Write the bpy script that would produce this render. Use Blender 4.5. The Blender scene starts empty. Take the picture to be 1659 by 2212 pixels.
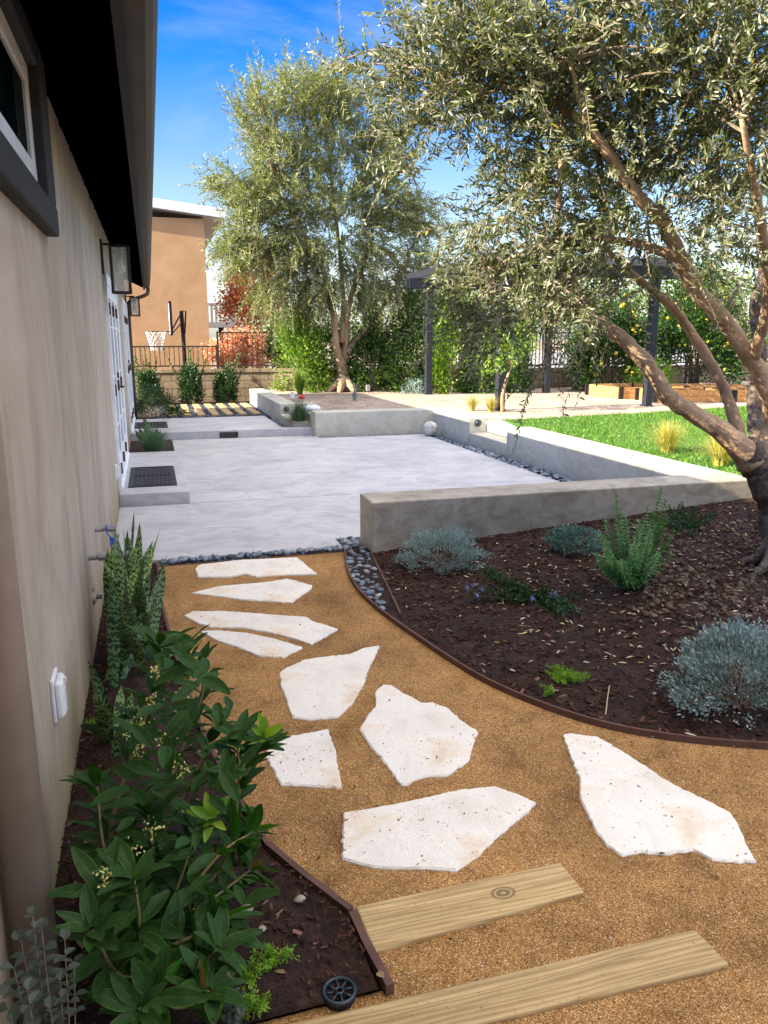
import bpy, math, random
import numpy as np
from math import radians, sin, cos, pi
random.seed(7); R=np.random.default_rng(7)
S=bpy.context.scene
C=S.collection
# ------------------------------------------------------------ camera, sky, sun, exposure
EYE=np.array([0,0,1.65]); FL=1675.0; PIT=radians(12.652); YAW=radians(16.485)
cd=bpy.data.cameras.new("camera"); cam=bpy.data.objects.new("camera",cd); C.objects.link(cam)
cam.location=EYE; cam.rotation_euler=(radians(90)-PIT,0,-YAW)
cd.sensor_fit='HORIZONTAL'; cd.sensor_width=36; cd.lens=36*FL/1659; cd.clip_end=2000; cd.clip_start=.05
S.camera=cam
SUN_EL=radians(27); SUN_D=np.array([-cos(SUN_EL)*cos(radians(7)),-cos(SUN_EL)*sin(radians(7)),sin(SUN_EL)])
w=bpy.data.worlds.new("World"); S.world=w; w.use_nodes=True
nt=w.node_tree; bg=nt.nodes["Background"]
sky=nt.nodes.new("ShaderNodeTexSky"); sky.sky_type='NISHITA'; sky.sun_disc=False
sky.sun_elevation=SUN_EL; sky.sun_rotation=radians(-97); sky.altitude=0; sky.air_density=1.0; sky.dust_density=.9; sky.ozone_density=3.0
# deep blue low sky ahead, paling to the horizon; an unseen white glow added overhead to brighten the shade
def _n(k,**kw):
    n=nt.nodes.new(k)
    for a_,v_ in kw.items(): setattr(n,a_,v_)
    return n
gc=_n("ShaderNodeTexCoord"); sx=_n("ShaderNodeSeparateXYZ"); nt.links.new(gc.outputs['Generated'],sx.inputs[0])
tr_=_n("ShaderNodeValToRGB"); e_=tr_.color_ramp.elements
while len(e_)<5: e_.new(.5)
for i_,(p_,c_) in enumerate([(0,(.50,.50,.56)),(.07,(.58,.50,.47)),(.18,(.40,.43,.46)),(.30,(.06,.29,.54)),(.40,(.0,.2,.5))]): e_[i_].position=p_; e_[i_].color=(*c_,1)
nt.links.new(sx.outputs[2],tr_.inputs[0])
mu=_n("ShaderNodeMix",data_type='RGBA',blend_type='MULTIPLY'); mu.inputs[0].default_value=1
nt.links.new(sky.outputs[0],mu.inputs[6]); nt.links.new(tr_.outputs[0],mu.inputs[7])
wm=_n("ShaderNodeMapping"); wm.inputs['Scale'].default_value=(1.6,1.6,5); wm.inputs['Location'].default_value=(.35,0,.2); nt.links.new(gc.outputs['Generated'],wm.inputs[0])
wn=_n("ShaderNodeTexNoise"); wn.inputs['Scale'].default_value=1.7; wn.inputs['Detail'].default_value=8; wn.inputs['Roughness'].default_value=.6; wn.inputs['Distortion'].default_value=.5; nt.links.new(wm.outputs[0],wn.inputs['Vector'])
wr=_n("ShaderNodeMapRange",interpolation_type='SMOOTHSTEP'); wr.inputs[1].default_value=.5; wr.inputs[2].default_value=.8; wr.inputs[4].default_value=.32; nt.links.new(wn.outputs['Fac'],wr.inputs[0])
wx=_n("ShaderNodeMix",data_type='RGBA'); wx.inputs[7].default_value=(1.5,1.65,1.9,1); nt.links.new(wr.outputs[0],wx.inputs[0]); nt.links.new(mu.outputs[2],wx.inputs[6])
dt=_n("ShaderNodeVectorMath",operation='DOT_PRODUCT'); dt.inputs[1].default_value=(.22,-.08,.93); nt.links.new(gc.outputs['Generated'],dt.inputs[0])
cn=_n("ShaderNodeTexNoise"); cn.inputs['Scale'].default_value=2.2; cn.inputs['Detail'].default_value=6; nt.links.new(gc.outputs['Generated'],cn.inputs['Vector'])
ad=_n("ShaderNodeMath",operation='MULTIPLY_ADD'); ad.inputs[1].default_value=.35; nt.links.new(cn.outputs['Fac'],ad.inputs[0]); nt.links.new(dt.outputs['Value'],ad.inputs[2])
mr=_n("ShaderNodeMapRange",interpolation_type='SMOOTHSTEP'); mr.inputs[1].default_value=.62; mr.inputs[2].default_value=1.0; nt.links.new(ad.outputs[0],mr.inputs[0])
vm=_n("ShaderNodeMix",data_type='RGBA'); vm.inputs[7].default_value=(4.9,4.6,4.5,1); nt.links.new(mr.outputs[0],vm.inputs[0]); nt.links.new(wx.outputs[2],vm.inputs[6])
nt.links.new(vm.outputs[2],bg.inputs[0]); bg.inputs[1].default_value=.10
sd=bpy.data.lights.new("sun",'SUN'); sd.energy=3.3; sd.angle=radians(.5); sd.color=(1,.88,.70)
sun=bpy.data.objects.new("sun",sd); C.objects.link(sun)
from mathutils import Vector
sun.rotation_euler=Vector(SUN_D).to_track_quat('Z','Y').to_euler()
S.view_settings.view_transform='Standard'; S.view_settings.look='None'; S.view_settings.exposure=2.5; S.view_settings.gamma=1
S.cycles.max_bounces=8; S.cycles.transparent_max_bounces=16
# ------------------------------------------------------------ measuring: a pixel of the photo to a point of the place
_f=np.array([sin(YAW)*cos(PIT),cos(YAW)*cos(PIT),-sin(PIT)]); _r=np.array([cos(YAW),-sin(YAW),0]); _u=np.cross(_r,_f)
def ray(x,y): return _f*FL+_r*(x-829.5)-_u*(y-1106)
def G(x,y,z=0):
    r=ray(x,y); t=(z-EYE[2])/r[2]; return EYE+r*t
def AY(x,y,Y):
    r=ray(x,y); return EYE+r*(Y/r[1])
def AX(x,y,X):
    r=ray(x,y); return EYE+r*(X/r[0])
# ------------------------------------------------------------ mesh builder
ORG={}
class Geo:
    def __init__(s): s.V=[];s.n=0;s.F=[];s.T=[];s.M=[];s.U=[]
    def add(s,V,F,tone=0.5,mi=0,uv=None):
        V=np.asarray(V,float).reshape(-1,3)
        uvv=np.zeros((len(V),2)) if uv is None else np.asarray(uv,float)
        s.V.append(V); s.U.append(uvv)
        if not isinstance(F,(list,tuple)) or (len(F) and np.ndim(F[0])==1): 
            groups={}
            for f in F: groups.setdefault(len(f),[]).append(f)
            F=[np.array(g) for g in groups.values()]
        for f in F:
            f=np.asarray(f,int)
            if len(f)==0: continue
            s.F.append(f+s.n)
            t=np.full(len(f),tone) if np.ndim(tone)==0 else np.repeat(np.asarray(tone),len(f)//len(tone))
            s.T.append(t); s.M.append(np.full(len(f),mi))
        s.n+=len(V); return s
    def box(s,x0,x1,y0,y1,z0,z1,**k):
        V=[(x,y,z) for z in(z0,z1) for y in(y0,y1) for x in(x0,x1)]
        return s.add(V,[np.array([(0,2,3,1),(4,5,7,6),(0,1,5,4),(2,6,7,3),(0,4,6,2),(1,3,7,5)])],**k)
    def obox(s,c,ax,hx,hy,hz,**k):
        ax=np.array(ax,float); c=np.array(c,float)
        V=[c+ax[0]*hx*i+ax[1]*hy*j+ax[2]*hz*l for l in(-1,1) for j in(-1,1) for i in(-1,1)]
        return s.add(V,[np.array([(0,2,3,1),(4,5,7,6),(0,1,5,4),(2,6,7,3),(0,4,6,2),(1,3,7,5)])],**k)
    def prism(s,poly,z0,z1,**k):
        n=len(poly); p=np.array([(a[0],a[1]) for a in poly])
        ar=sum(p[i-1][0]*p[i][1]-p[i][0]*p[i-1][1] for i in range(n))
        if ar<0: p=p[::-1]
        z1=np.broadcast_to(z1,(n,)); 
        V=[(a,b,z0) for a,b in p]+[(a,b,c) for (a,b),c in zip(p,z1)]
        F=[list(range(n))[::-1],list(range(n,2*n))]+[[i,(i+1)%n,n+(i+1)%n,n+i] for i in range(n)]
        return s.add(V,F,**k)
    def tube(s,P,r,sides=8,cap=True,jit=0,**k):
        P=np.array(P,float); n=len(P); r=np.broadcast_to(np.array(r,float),(n,)).copy()
        T=np.gradient(P,axis=0); T/=np.linalg.norm(T,axis=1)[:,None]+1e-9
        a=np.array([0,0,1.]) if abs(T[0][2])<.9 else np.array([1.,0,0])
        u=np.cross(T[0],a); u/=np.linalg.norm(u); V=[]
        th=np.arange(sides)*2*pi/sides
        for i in range(n):
            u=u-T[i]*(u@T[i]); u/=np.linalg.norm(u)+1e-9; v=np.cross(T[i],u)
            rr=r[i]*(1+jit*R.uniform(-1,1,sides))
            V.append(P[i]+np.outer(np.cos(th)*rr,u)+np.outer(np.sin(th)*rr,v))
        V=np.concatenate(V); i=np.arange(n-1)[:,None]*sides; j=np.arange(sides)[None]; j2=(j+1)%sides
        F=np.stack([i+j,i+j2,i+sides+j2,i+sides+j],-1).reshape(-1,4)
        L=[F]
        if cap: L+= [np.array([list(range(sides))[::-1]]),np.array([list(range((n-1)*sides,n*sides))])]
        return s.add(V,L,**k)
    def cyl(s,a,b,r,sides=12,r2=None,**k): return s.tube([a,b],[r,r if r2 is None else r2],sides,**k)
    def ball(s,c,rx,ry=None,rz=None,nu=12,nv=8,jit=0,**k):
        ry=ry or rx; rz=rz or rx; V=[(0,0,-1)]
        for i in range(1,nv):
            p=-pi/2+pi*i/nv
            for j in range(nu): V.append((cos(p)*cos(2*pi*j/nu),cos(p)*sin(2*pi*j/nu),sin(p)))
        V.append((0,0,1)); V=np.array(V); V*=1+jit*R.uniform(-1,1,(len(V),1))
        F=[]
        for j in range(nu): F.append([0,1+(j+1)%nu,1+j])
        for i in range(nv-2):
            for j in range(nu): a=1+i*nu+j; b=1+i*nu+(j+1)%nu; F.append([a,b,b+nu,a+nu])
        L=len(V)-1; o=1+(nv-2)*nu
        for j in range(nu): F.append([o+j,o+(j+1)%nu,L])
        return s.add(V*np.array([rx,ry,rz])+np.array(c),F,**k)
    def leaves(s,P,D,N,L,W,bend=.0,simple=False,mi=0,tone=None,prof=(.3,.72,.8)):
        P=np.asarray(P,float); n=len(P)
        if n==0: return s
        D=D/(np.linalg.norm(D,axis=1)[:,None]+1e-9); B=np.cross(D,N); B/=np.linalg.norm(B,axis=1)[:,None]+1e-9; N=np.cross(B,D)
        L=np.broadcast_to(L,(n,))[:,None]; W=np.broadcast_to(W,(n,))[:,None]/2
        tone=R.random(n) if tone is None else np.broadcast_to(tone,(n,))
        if simple:
            V=np.stack([P,P+D*L*.45+B*W,P+D*L-N*L*bend,P+D*L*.45-B*W],1)
            return s.add(V.reshape(-1,3),[np.arange(4*n).reshape(n,4)],tone=tone,mi=mi)
        a,b,c=prof
        V=np.stack([P,P+D*L*a+B*W+N*W*.35,P+D*L*a-B*W+N*W*.35,P+D*L*b+B*W*c+N*(W*.3-L*bend*.4),P+D*L*b-B*W*c+N*(W*.3-L*bend*.4),P+D*L-N*L*bend,
                    P+D*L*a,P+D*L*b-N*L*bend*.45],1)
        o=np.arange(n)[:,None]*8
        F4=np.concatenate([o+np.array([[6,7,3,1]]),o+np.array([[6,2,4,7]])],1).reshape(-1,4)
        F3=np.concatenate([o+np.array([[0,6,1]]),o+np.array([[0,2,6]]),o+np.array([[7,5,3]]),o+np.array([[7,4,5]])],1).reshape(-1,3)
        return s.add(V.reshape(-1,3),[F4,F3],tone=tone,mi=mi)
    def grid(s,V,nu,nv,**k):
        i=np.arange(nu-1)[:,None]*nv; j=np.arange(nv-1)[None]
        return s.add(V,[np.stack([i+j,i+nv+j,i+nv+j+1,i+j+1],-1).reshape(-1,4)],**k)
    def build(s,name,mats,parent=None,base=None,smooth=False,bevel=0,label=None,cat=None,group=None,kind=None):
        V=np.concatenate(s.V)
        if parent is not None: b=ORG[parent.name]
        else: b=np.array([0,0,0.]) if base is None else np.array(base,float)
        me=bpy.data.meshes.new(name); V=V-b
        tot=sum(f.size for f in s.F); nf=sum(len(f) for f in s.F)
        me.vertices.add(len(V)); me.vertices.foreach_set('co',V.astype(np.float32).ravel())
        me.loops.add(tot); li=np.concatenate([f.ravel() for f in s.F]); me.loops.foreach_set('vertex_index',li.astype(np.int32))
        sz=np.concatenate([np.full(len(f),f.shape[1]) for f in s.F]); st=np.concatenate([[0],np.cumsum(sz)[:-1]])
        me.polygons.add(nf); me.polygons.foreach_set('loop_start',st.astype(np.int32)); me.polygons.foreach_set('loop_total',sz.astype(np.int32))
        me.polygons.foreach_set('use_smooth',np.full(nf,bool(smooth)))
        me.polygons.foreach_set('material_index',np.concatenate(s.M).astype(np.int32))
        me.update(calc_edges=True)
        at=me.attributes.new('tone','FLOAT','FACE'); at.data.foreach_set('value',np.concatenate(s.T).astype(np.float32))
        uv=me.uv_layers.new(name='UVMap'); uv.data.foreach_set('uv',np.concatenate(s.U)[li].astype(np.float32).ravel())
        me.validate()
        for m in (mats if isinstance(mats,(list,tuple)) else [mats]): me.materials.append(m)
        o=bpy.data.objects.new(name,me); C.objects.link(o); ORG[o.name]=b
        if parent is not None: o.parent=parent
        else: o.location=b
        if bevel:
            m=o.modifiers.new('bevel','BEVEL'); m.width=bevel; m.segments=2; m.limit_method='ANGLE'
        tag(o,label,cat,group,kind); return o
def tag(o,label=None,cat=None,group=None,kind=None):
    if label: o['label']=label
    if cat: o['category']=cat
    if group: o['group']=group
    if kind: o['kind']=kind
    return o
def empty(name,loc,label,cat,group=None):
    o=bpy.data.objects.new(name,None); C.objects.link(o); o.location=loc; o.empty_display_size=.1
    ORG[o.name]=np.array(loc,float); return tag(o,label,cat,group)
def smoothpath(P,n=6):
    P=np.array(P,float); Q=np.vstack([2*P[0]-P[1],P,2*P[-1]-P[-2]]); out=[]
    for i in range(1,len(Q)-2):
        for t in np.arange(n)/n:
            a,b,c,d=Q[i-1],Q[i],Q[i+1],Q[i+2]
            out.append(.5*((2*b)+(-a+c)*t+(2*a-5*b+4*c-d)*t*t+(-a+3*b-3*c+d)*t**3))
    out.append(P[-1]); return np.array(out)
# ------------------------------------------------------------ materials
def newmat(name):
    m=bpy.data.materials.new(name); m.use_nodes=True; t=m.node_tree; return m,t,t.nodes['Principled BSDF']
def ramp(t,fac,cols):
    r=t.nodes.new('ShaderNodeValToRGB'); e=r.color_ramp.elements
    while len(e)<len(cols): e.new(.5)
    for i,(p,c) in enumerate(cols): e[i].position=p; e[i].color=(*c,1)
    t.links.new(fac,r.inputs[0]); return r.outputs[0]
def coords(t,scale=(1,1,1),kind='Object'):
    c=t.nodes.new('ShaderNodeTexCoord'); m=t.nodes.new('ShaderNodeMapping'); m.inputs['Scale'].default_value=scale
    t.links.new(c.outputs[kind],m.inputs[0]); return m.outputs[0]
def noise(t,co,sc,det=5,rough=.55,dist=0):
    n=t.nodes.new('ShaderNodeTexNoise'); n.inputs['Scale'].default_value=sc; n.inputs['Detail'].default_value=det; n.inputs['Roughness'].default_value=rough; n.inputs['Distortion'].default_value=dist
    t.links.new(co,n.inputs['Vector']); return n.outputs['Fac']
def mix(t,a,b,f,mode='MIX'):
    m=t.nodes.new('ShaderNodeMix'); m.data_type='RGBA'; m.blend_type=mode
    for s,v in ((m.inputs[0],f),(m.inputs[6],a),(m.inputs[7],b)):
        if isinstance(v,(int,float)): s.default_value=v
        elif isinstance(v,tuple): s.default_value=(*v,1)
        else: t.links.new(v,s)
    return m.outputs[2]
def bump(t,b,h,st,dist=.01,prev=None):
    n=t.nodes.new('ShaderNodeBump'); n.inputs['Strength'].default_value=st; n.inputs['Distance'].default_value=dist
    t.links.new(h,n.inputs['Height'])
    if prev: t.links.new(prev,n.inputs['Normal'])
    t.links.new(n.outputs[0],b.inputs['Normal']); return n.outputs[0]
def pm(name,cols,sc=3,rough=.7,bs=40,bst=.3,bd=.005,stretch=(1,1,1),fine=None,finec=None,spec=.4,metal=0,det=6,dist=0):
    m,t,b=newmat(name); co=coords(t,stretch)
    c=ramp(t,noise(t,co,sc,det,.6,dist),cols)
    if fine: c=mix(t,c,ramp(t,noise(t,coords(t),fine,3,.7),finec),1.0,'MULTIPLY')
    t.links.new(c,b.inputs['Base Color']); b.inputs['Roughness'].default_value=rough; b.inputs['Specular IOR Level'].default_value=spec; b.inputs['Metallic'].default_value=metal
    if bst: bump(t,b,noise(t,coords(t),bs,5,.6),bst,bd)
    return m
def flat(name,c,rough=.5,metal=0,spec=.5):
    return pm(name,[(.3,tuple(x*.85 for x in c)),(.7,tuple(min(1,x*1.12) for x in c))],6,rough,60,.08,.002,metal=metal,spec=spec)
def leafmat(name,cols,back=None,trans=.3,rough=.45,spec=.5,veins=False,tcol=None):
    m,t,b=newmat(name); a=t.nodes.new('ShaderNodeAttribute'); a.attribute_name='tone'
    c=ramp(t,a.outputs['Fac'],cols)
    if back:
        g=t.nodes.new('ShaderNodeNewGeometry'); c=mix(t,c,back,g.outputs['Backfacing'])
    if veins:
        tc=t.nodes.new('ShaderNodeTexCoord'); sx=t.nodes.new('ShaderNodeSeparateXYZ'); t.links.new(tc.outputs['UV'],sx.inputs[0])
        d1=t.nodes.new('ShaderNodeMath'); d1.operation='SUBTRACT'; d1.inputs[1].default_value=.5; t.links.new(sx.outputs[0],d1.inputs[0])
        d2=t.nodes.new('ShaderNodeMath'); d2.operation='ABSOLUTE'; t.links.new(d1.outputs[0],d2.inputs[0])
        c=mix(t,c,(.10,.20,.03),ramp(t,d2.outputs[0],[(0,(.55,.55,.55)),(.035,(0,0,0)),(.44,(0,0,0)),(.49,(.8,.8,.8))]))
        c=mix(t,c,ramp(t,noise(t,coords(t),60,3),[(.3,(.75,.75,.75)),(.7,(1.15,1.15,1.15))]),1.0,'MULTIPLY')
    t.links.new(c,b.inputs['Base Color']); b.inputs['Roughness'].default_value=rough; b.inputs['Specular IOR Level'].default_value=spec
    tr=t.nodes.new('ShaderNodeBsdfTranslucent'); 
    t.links.new(mix(t,c,tcol or (1.3,1.5,.5),1.0,'MULTIPLY'),tr.inputs[0])
    ms=t.nodes.new('ShaderNodeMixShader'); ms.inputs[0].default_value=trans
    o=t.nodes['Material Output']; t.links.new(b.outputs[0],ms.inputs[1]); t.links.new(tr.outputs[0],ms.inputs[2]); t.links.new(ms.outputs[0],o.inputs['Surface'])
    return m
M={}
# decomposed granite
def granular(name,cols,sc,vs,bst,soft=None):
    m,t,b=newmat(name); co=coords(t)
    v=t.nodes.new('ShaderNodeTexVoronoi'); v.inputs['Scale'].default_value=vs; t.links.new(co,v.inputs['Vector'])
    s=t.nodes.new('ShaderNodeSeparateColor'); t.links.new(v.outputs['Color'],s.inputs[0])
    g=ramp(t,s.outputs[0],cols)
    big=ramp(t,noise(t,co,sc,6,.6),[(.28,(.55,.53,.5)),(.42,(.85,.84,.82)),(.55,(1.02,1.02,1.0)),(.74,(1.25,1.22,1.16))])
    c=mix(t,g,big,1.0,'MULTIPLY')
    c=mix(t,c,ramp(t,noise(t,co,6.5,7,.7,.4),[(.34,(.72,.68,.64)),(.5,(1,1,1)),(.68,(1.12,1.12,1.1))]),1.0,'MULTIPLY')
    t.links.new(c,b.inputs['Base Color']); b.inputs['Roughness'].default_value=.9; b.inputs['Specular IOR Level'].default_value=.25
    n=bump(t,b,v.outputs['Distance'],bst,.004)
    bump(t,b,noise(t,co,9,5,.6),.35,.03,n)
    return m
M['dg']=granular('decomposed_granite',[(0,(.08,.038,.012)),(.2,(.25,.125,.038)),(.6,(.36,.185,.058)),(.88,(.46,.27,.105)),(1,(.72,.53,.32))],1.6,330,.45)
M['gravel']=granular('pea_gravel',[(0,(.18,.14,.10)),(.3,(.36,.275,.21)),(.7,(.48,.38,.30)),(1,(.7,.6,.52))],1.2,55,1.0)
M['soil']=pm('dark_soil',[(.3,(.014,.006,.004)),(.55,(.036,.015,.010)),(.75,(.08,.038,.026))],14,.95,45,1.0,.03,det=8)
M['earth']=pm('dry_ground',[(.3,(.16,.12,.08)),(.7,(.28,.22,.15))],.4,.95,20,.5,.02)
M['chip']=leafmat('bark_chips',[(0,(.014,.007,.005)),(.4,(.055,.022,.015)),(.75,(.13,.058,.042)),(1,(.32,.2,.15))],trans=0,rough=.9,spec=.2)
M['grain']=leafmat('grit',[(0,(.16,.09,.045)),(.5,(.38,.25,.13)),(.85,(.55,.42,.27)),(1,(.72,.65,.52))],trans=0,rough=.85,spec=.3)
M['litter']=leafmat('dry_leaves',[(0,(.30,.22,.12)),(.5,(.5,.42,.28)),(.8,(.62,.57,.45)),(.93,(.55,.45,.08)),(1,(.35,.38,.1))],trans=.1,rough=.8)
def concrete(name,a,b_,c_,dark,stretch=(1,1,1),sc=.9,stain=.5,rough=.65,fine=1):
    m,t,b=newmat(name); co=coords(t,stretch)
    c=ramp(t,noise(t,co,sc,7,.62,.6),[(.28,a),(.5,b_),(.72,c_)])
    st=ramp(t,noise(t,coords(t,tuple(s*1.0 for s in stretch)),sc*2.7,8,.7,1.2),[(.38,dark),(.56,(1,1,1))])
    c=mix(t,c,st,stain,'MULTIPLY')
    c=mix(t,c,ramp(t,noise(t,coords(t),90,3,.7),[(.2,(.9,.9,.9)),(.8,(1.06,1.06,1.06))]),1.0,'MULTIPLY')
    t.links.new(c,b.inputs['Base Color']); b.inputs['Roughness'].default_value=rough; b.inputs['Specular IOR Level'].default_value=.4
    n=bump(t,b,noise(t,co,7,6,.6),.18,.01); bump(t,b,noise(t,coords(t),160,3),.15,.001,n); return m
M['patio']=concrete('patio_concrete',(.40,.40,.425),(.50,.50,.52),(.57,.57,.58),(.66,.67,.74),(1,1.3,1),1.1,.6)
M['wallc']=concrete('plaster_concrete',(.25,.215,.165),(.39,.35,.285),(.53,.49,.42),(.62,.58,.5),(1,1,1.6),1.5,.75)
M['wallc2']=concrete('pale_plaster_concrete',(.46,.44,.37),(.57,.55,.47),(.65,.63,.56),(.76,.73,.64),(1,1,1.6),1.5,.6)
M['stone']=None
m,t,b=newmat('flagstone'); co=coords(t)
c=ramp(t,noise(t,co,3.2,6,.6,.5),[(.27,(.60,.56,.50)),(.38,(.74,.70,.63)),(.52,(.82,.79,.73)),(.61,(.79,.70,.58)),(.74,(.62,.48,.33))])
v=t.nodes.new('ShaderNodeTexVoronoi'); v.inputs['Scale'].default_value=42; t.links.new(co,v.inputs['Vector'])
n2=noise(t,co,6,3)
th=t.nodes.new('ShaderNodeMath'); th.operation='MULTIPLY'; th.inputs[1].default_value=.24; t.links.new(n2,th.inputs[0])
lt=t.nodes.new('ShaderNodeMath'); lt.operation='LESS_THAN'; t.links.new(v.outputs['Distance'],lt.inputs[0]); t.links.new(th.outputs[0],lt.inputs[1])
sp=t.nodes.new('ShaderNodeSeparateColor'); t.links.new(v.outputs['Color'],sp.inputs[0])
g2=t.nodes.new('ShaderNodeMath'); g2.operation='GREATER_THAN'; g2.inputs[1].default_value=.62; t.links.new(sp.outputs[1],g2.inputs[0])
m2=t.nodes.new('ShaderNodeMath'); m2.operation='MULTIPLY'; t.links.new(lt.outputs[0],m2.inputs[0]); t.links.new(g2.outputs[0],m2.inputs[1])
c=mix(t,c,(.42,.34,.26),m2.outputs[0])
c=mix(t,c,ramp(t,noise(t,co,120,4,.7),[(.25,(.82,.81,.79)),(.7,(1.05,1.05,1.05))]),1.0,'MULTIPLY')
t.links.new(c,b.inputs['Base Color']); b.inputs['Roughness'].default_value=.85
nn=bump(t,b,noise(t,co,14,7,.65),.55,.012); bump(t,b,noise(t,co,140,4,.7),.4,.002,nn); M['stone']=m
# wood
def wood(name,a,b_,c_,ax=0,knot=None):
    m,t,b=newmat(name); tc=t.nodes.new('ShaderNodeTexCoord'); mp=t.nodes.new('ShaderNodeMapping')
    sc=[22,22,22]; sc[ax]=1.3; mp.inputs['Scale'].default_value=sc
    src=tc.outputs['Object']
    if knot is not None:   # rings that bend round a knot
        vd=t.nodes.new('ShaderNodeVectorMath'); vd.operation='SUBTRACT'; vd.inputs[1].default_value=knot; t.links.new(src,vd.inputs[0])
        ml=t.nodes.new('ShaderNodeVectorMath'); ml.operation='MULTIPLY'; ml.inputs[1].default_value=(1,1.5,0); t.links.new(vd.outputs[0],ml.inputs[0])
        ln=t.nodes.new('ShaderNodeVectorMath'); ln.operation='LENGTH'; t.links.new(ml.outputs[0],ln.inputs[0])
    t.links.new(src,mp.inputs[0])
    wv=t.nodes.new('ShaderNodeTexWave'); wv.bands_direction='Y' if ax==0 else 'X'; wv.inputs['Scale'].default_value=.9; wv.inputs['Distortion'].default_value=11; wv.inputs['Detail'].default_value=4; wv.inputs['Detail Scale'].default_value=1.5
    t.links.new(mp.outputs[0],wv.inputs['Vector'])
    f=wv.outputs['Fac']
    c=ramp(t,f,[(0,a),(.5,b_),(1,c_)])
    c=mix(t,c,ramp(t,noise(t,mp.outputs[0],2.5,6,.7),[(.3,(.7,.68,.64)),(.65,(1.12,1.1,1.08))]),1.0,'MULTIPLY')
    if knot is not None:
        rg=t.nodes.new('ShaderNodeMath'); rg.operation='MULTIPLY'; rg.inputs[1].default_value=300; t.links.new(ln.outputs['Value'],rg.inputs[0])
        sn=t.nodes.new('ShaderNodeMath'); sn.operation='SINE'; t.links.new(rg.outputs[0],sn.inputs[0])
        rc=ramp(t,sn.outputs[0],[(0,tuple(x*.5 for x in a)),(.6,tuple(x*.85 for x in a)),(1,b_)])
        fd=t.nodes.new('ShaderNodeMapRange'); fd.inputs[1].default_value=.034; fd.inputs[2].default_value=.044; fd.inputs[3].default_value=1; fd.inputs[4].default_value=0
        t.links.new(ln.outputs['Value'],fd.inputs[0]); c=mix(t,c,rc,fd.outputs[0])
    sp=ramp(t,noise(t,coords(t),75,2,.5),[(.66,(1,1,1)),(.74,(.45,.36,.28))])
    c=mix(t,c,sp,.8,'MULTIPLY')
    t.links.new(c,b.inputs['Base Color']); b.inputs['Roughness'].default_value=.8
    n=bump(t,b,f,.3,.003); bump(t,b,noise(t,coords(t),120,4,.7),.25,.002,n); return m
M['timber']=wood('weathered_timber',(.35,.24,.105),(.43,.305,.14),(.49,.365,.185))
M['plank']=wood('yellow_plank',(.36,.25,.11),(.46,.33,.16),(.52,.39,.2),ax=1)
M['bedwood']=wood('cedar_board',(.55,.25,.07),(.66,.33,.10),(.72,.41,.15))
M['rust']=pm('rusty_steel',[(.3,(.07,.035,.025)),(.6,(.12,.06,.045)),(.75,(.19,.10,.07))],9,.75,80,.4,.002)
M['pebble']=None
m,t,b=newmat('river_pebble'); oi=t.nodes.new('ShaderNodeObjectInfo')
c=ramp(t,oi.outputs['Random'],[(0,(.06,.08,.11)),(.35,(.13,.165,.22)),(.7,(.20,.24,.30)),(1,(.33,.35,.37))])
c=mix(t,c,ramp(t,noise(t,coords(t),25,5),[(.3,(.8,.8,.8)),(.7,(1.15,1.15,1.15))]),1.0,'MULTIPLY')
t.links.new(c,b.inputs['Base Color']); b.inputs['Roughness'].default_value=.42; bump(t,b,noise(t,coords(t),80,4),.1,.002); M['pebble']=m
# stucco
def stucco(name,a,b_,c_,stretch,sc,bst,bs=120,dirt=None):
    m,t,b=newmat(name); co=coords(t,stretch)
    c=ramp(t,noise(t,co,sc,8,.66,.9),[(.3,a),(.5,b_),(.7,c_)])
    if dirt:
        s=t.nodes.new('ShaderNodeSeparateXYZ'); t.links.new(coords(t),s.inputs[0])
        ad=t.nodes.new('ShaderNodeMath'); ad.operation='ADD'; t.links.new(s.outputs[2],ad.inputs[0])
        ns=t.nodes.new('ShaderNodeMath'); ns.operation='MULTIPLY'; ns.inputs[1].default_value=.5; t.links.new(noise(t,coords(t,(1,1.5,.7)),3,6),ns.inputs[0]); t.links.new(ns.outputs[0],ad.inputs[1])
        c=mix(t,ramp(t,ad.outputs[0],[(.25,dirt),(.75,(1,1,1))]),c,1.0,'MULTIPLY')
    t.links.new(c,b.inputs['Base Color']); b.inputs['Roughness'].default_value=.72; b.inputs['Specular IOR Level'].default_value=.35
    c2=mix(t,c,ramp(t,noise(t,coords(t),bs*1.4,4,.75),[(.3,(.86,.86,.86)),(.7,(1.1,1.1,1.1))]),1.0,'MULTIPLY'); t.links.new(c2,b.inputs['Base Color'])
    n=bump(t,b,noise(t,co,6,6),.25,.012); bump(t,b,noise(t,coords(t),bs,4,.7),bst,.004,n); return m
M['stucco']=stucco('trowelled_stucco',(.31,.25,.195),(.43,.355,.285),(.53,.455,.375),(1,.9,.42),2.8,.5,dirt=(.72,.66,.42))
M['trim']=stucco('charcoal_trim',(.018,.018,.02),(.026,.026,.028),(.036,.036,.038),(1,1,1),6,1.0,300)
M['tan']=stucco('tan_stucco',(.42,.25,.125),(.48,.29,.15),(.53,.33,.18),(1,1,1),1.2,.5,25)
M['soffit']=flat('dark_soffit',(.0015,.0015,.002),.95,spec=0)
M['gutter']=flat('taupe_gutter',(.075,.065,.053),.6,spec=.2)
M['gutterd']=flat('taupe_downspout',(.25,.19,.145),.5)
M['fascia']=flat('dark_fascia',(.03,.028,.032),.7,spec=.2)
M['white']=flat('white_paint',(.80,.84,.92),.4)
M['offwhite']=flat('off_white_paint',(.7,.72,.76),.5)
M['paleblue']=flat('pale_fascia',(.74,.80,.92),.5)
M['vinyl']=flat('white_plastic',(.75,.76,.78),.35)
M['black']=flat('black_metal',(.012,.012,.014),.45)
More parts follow.
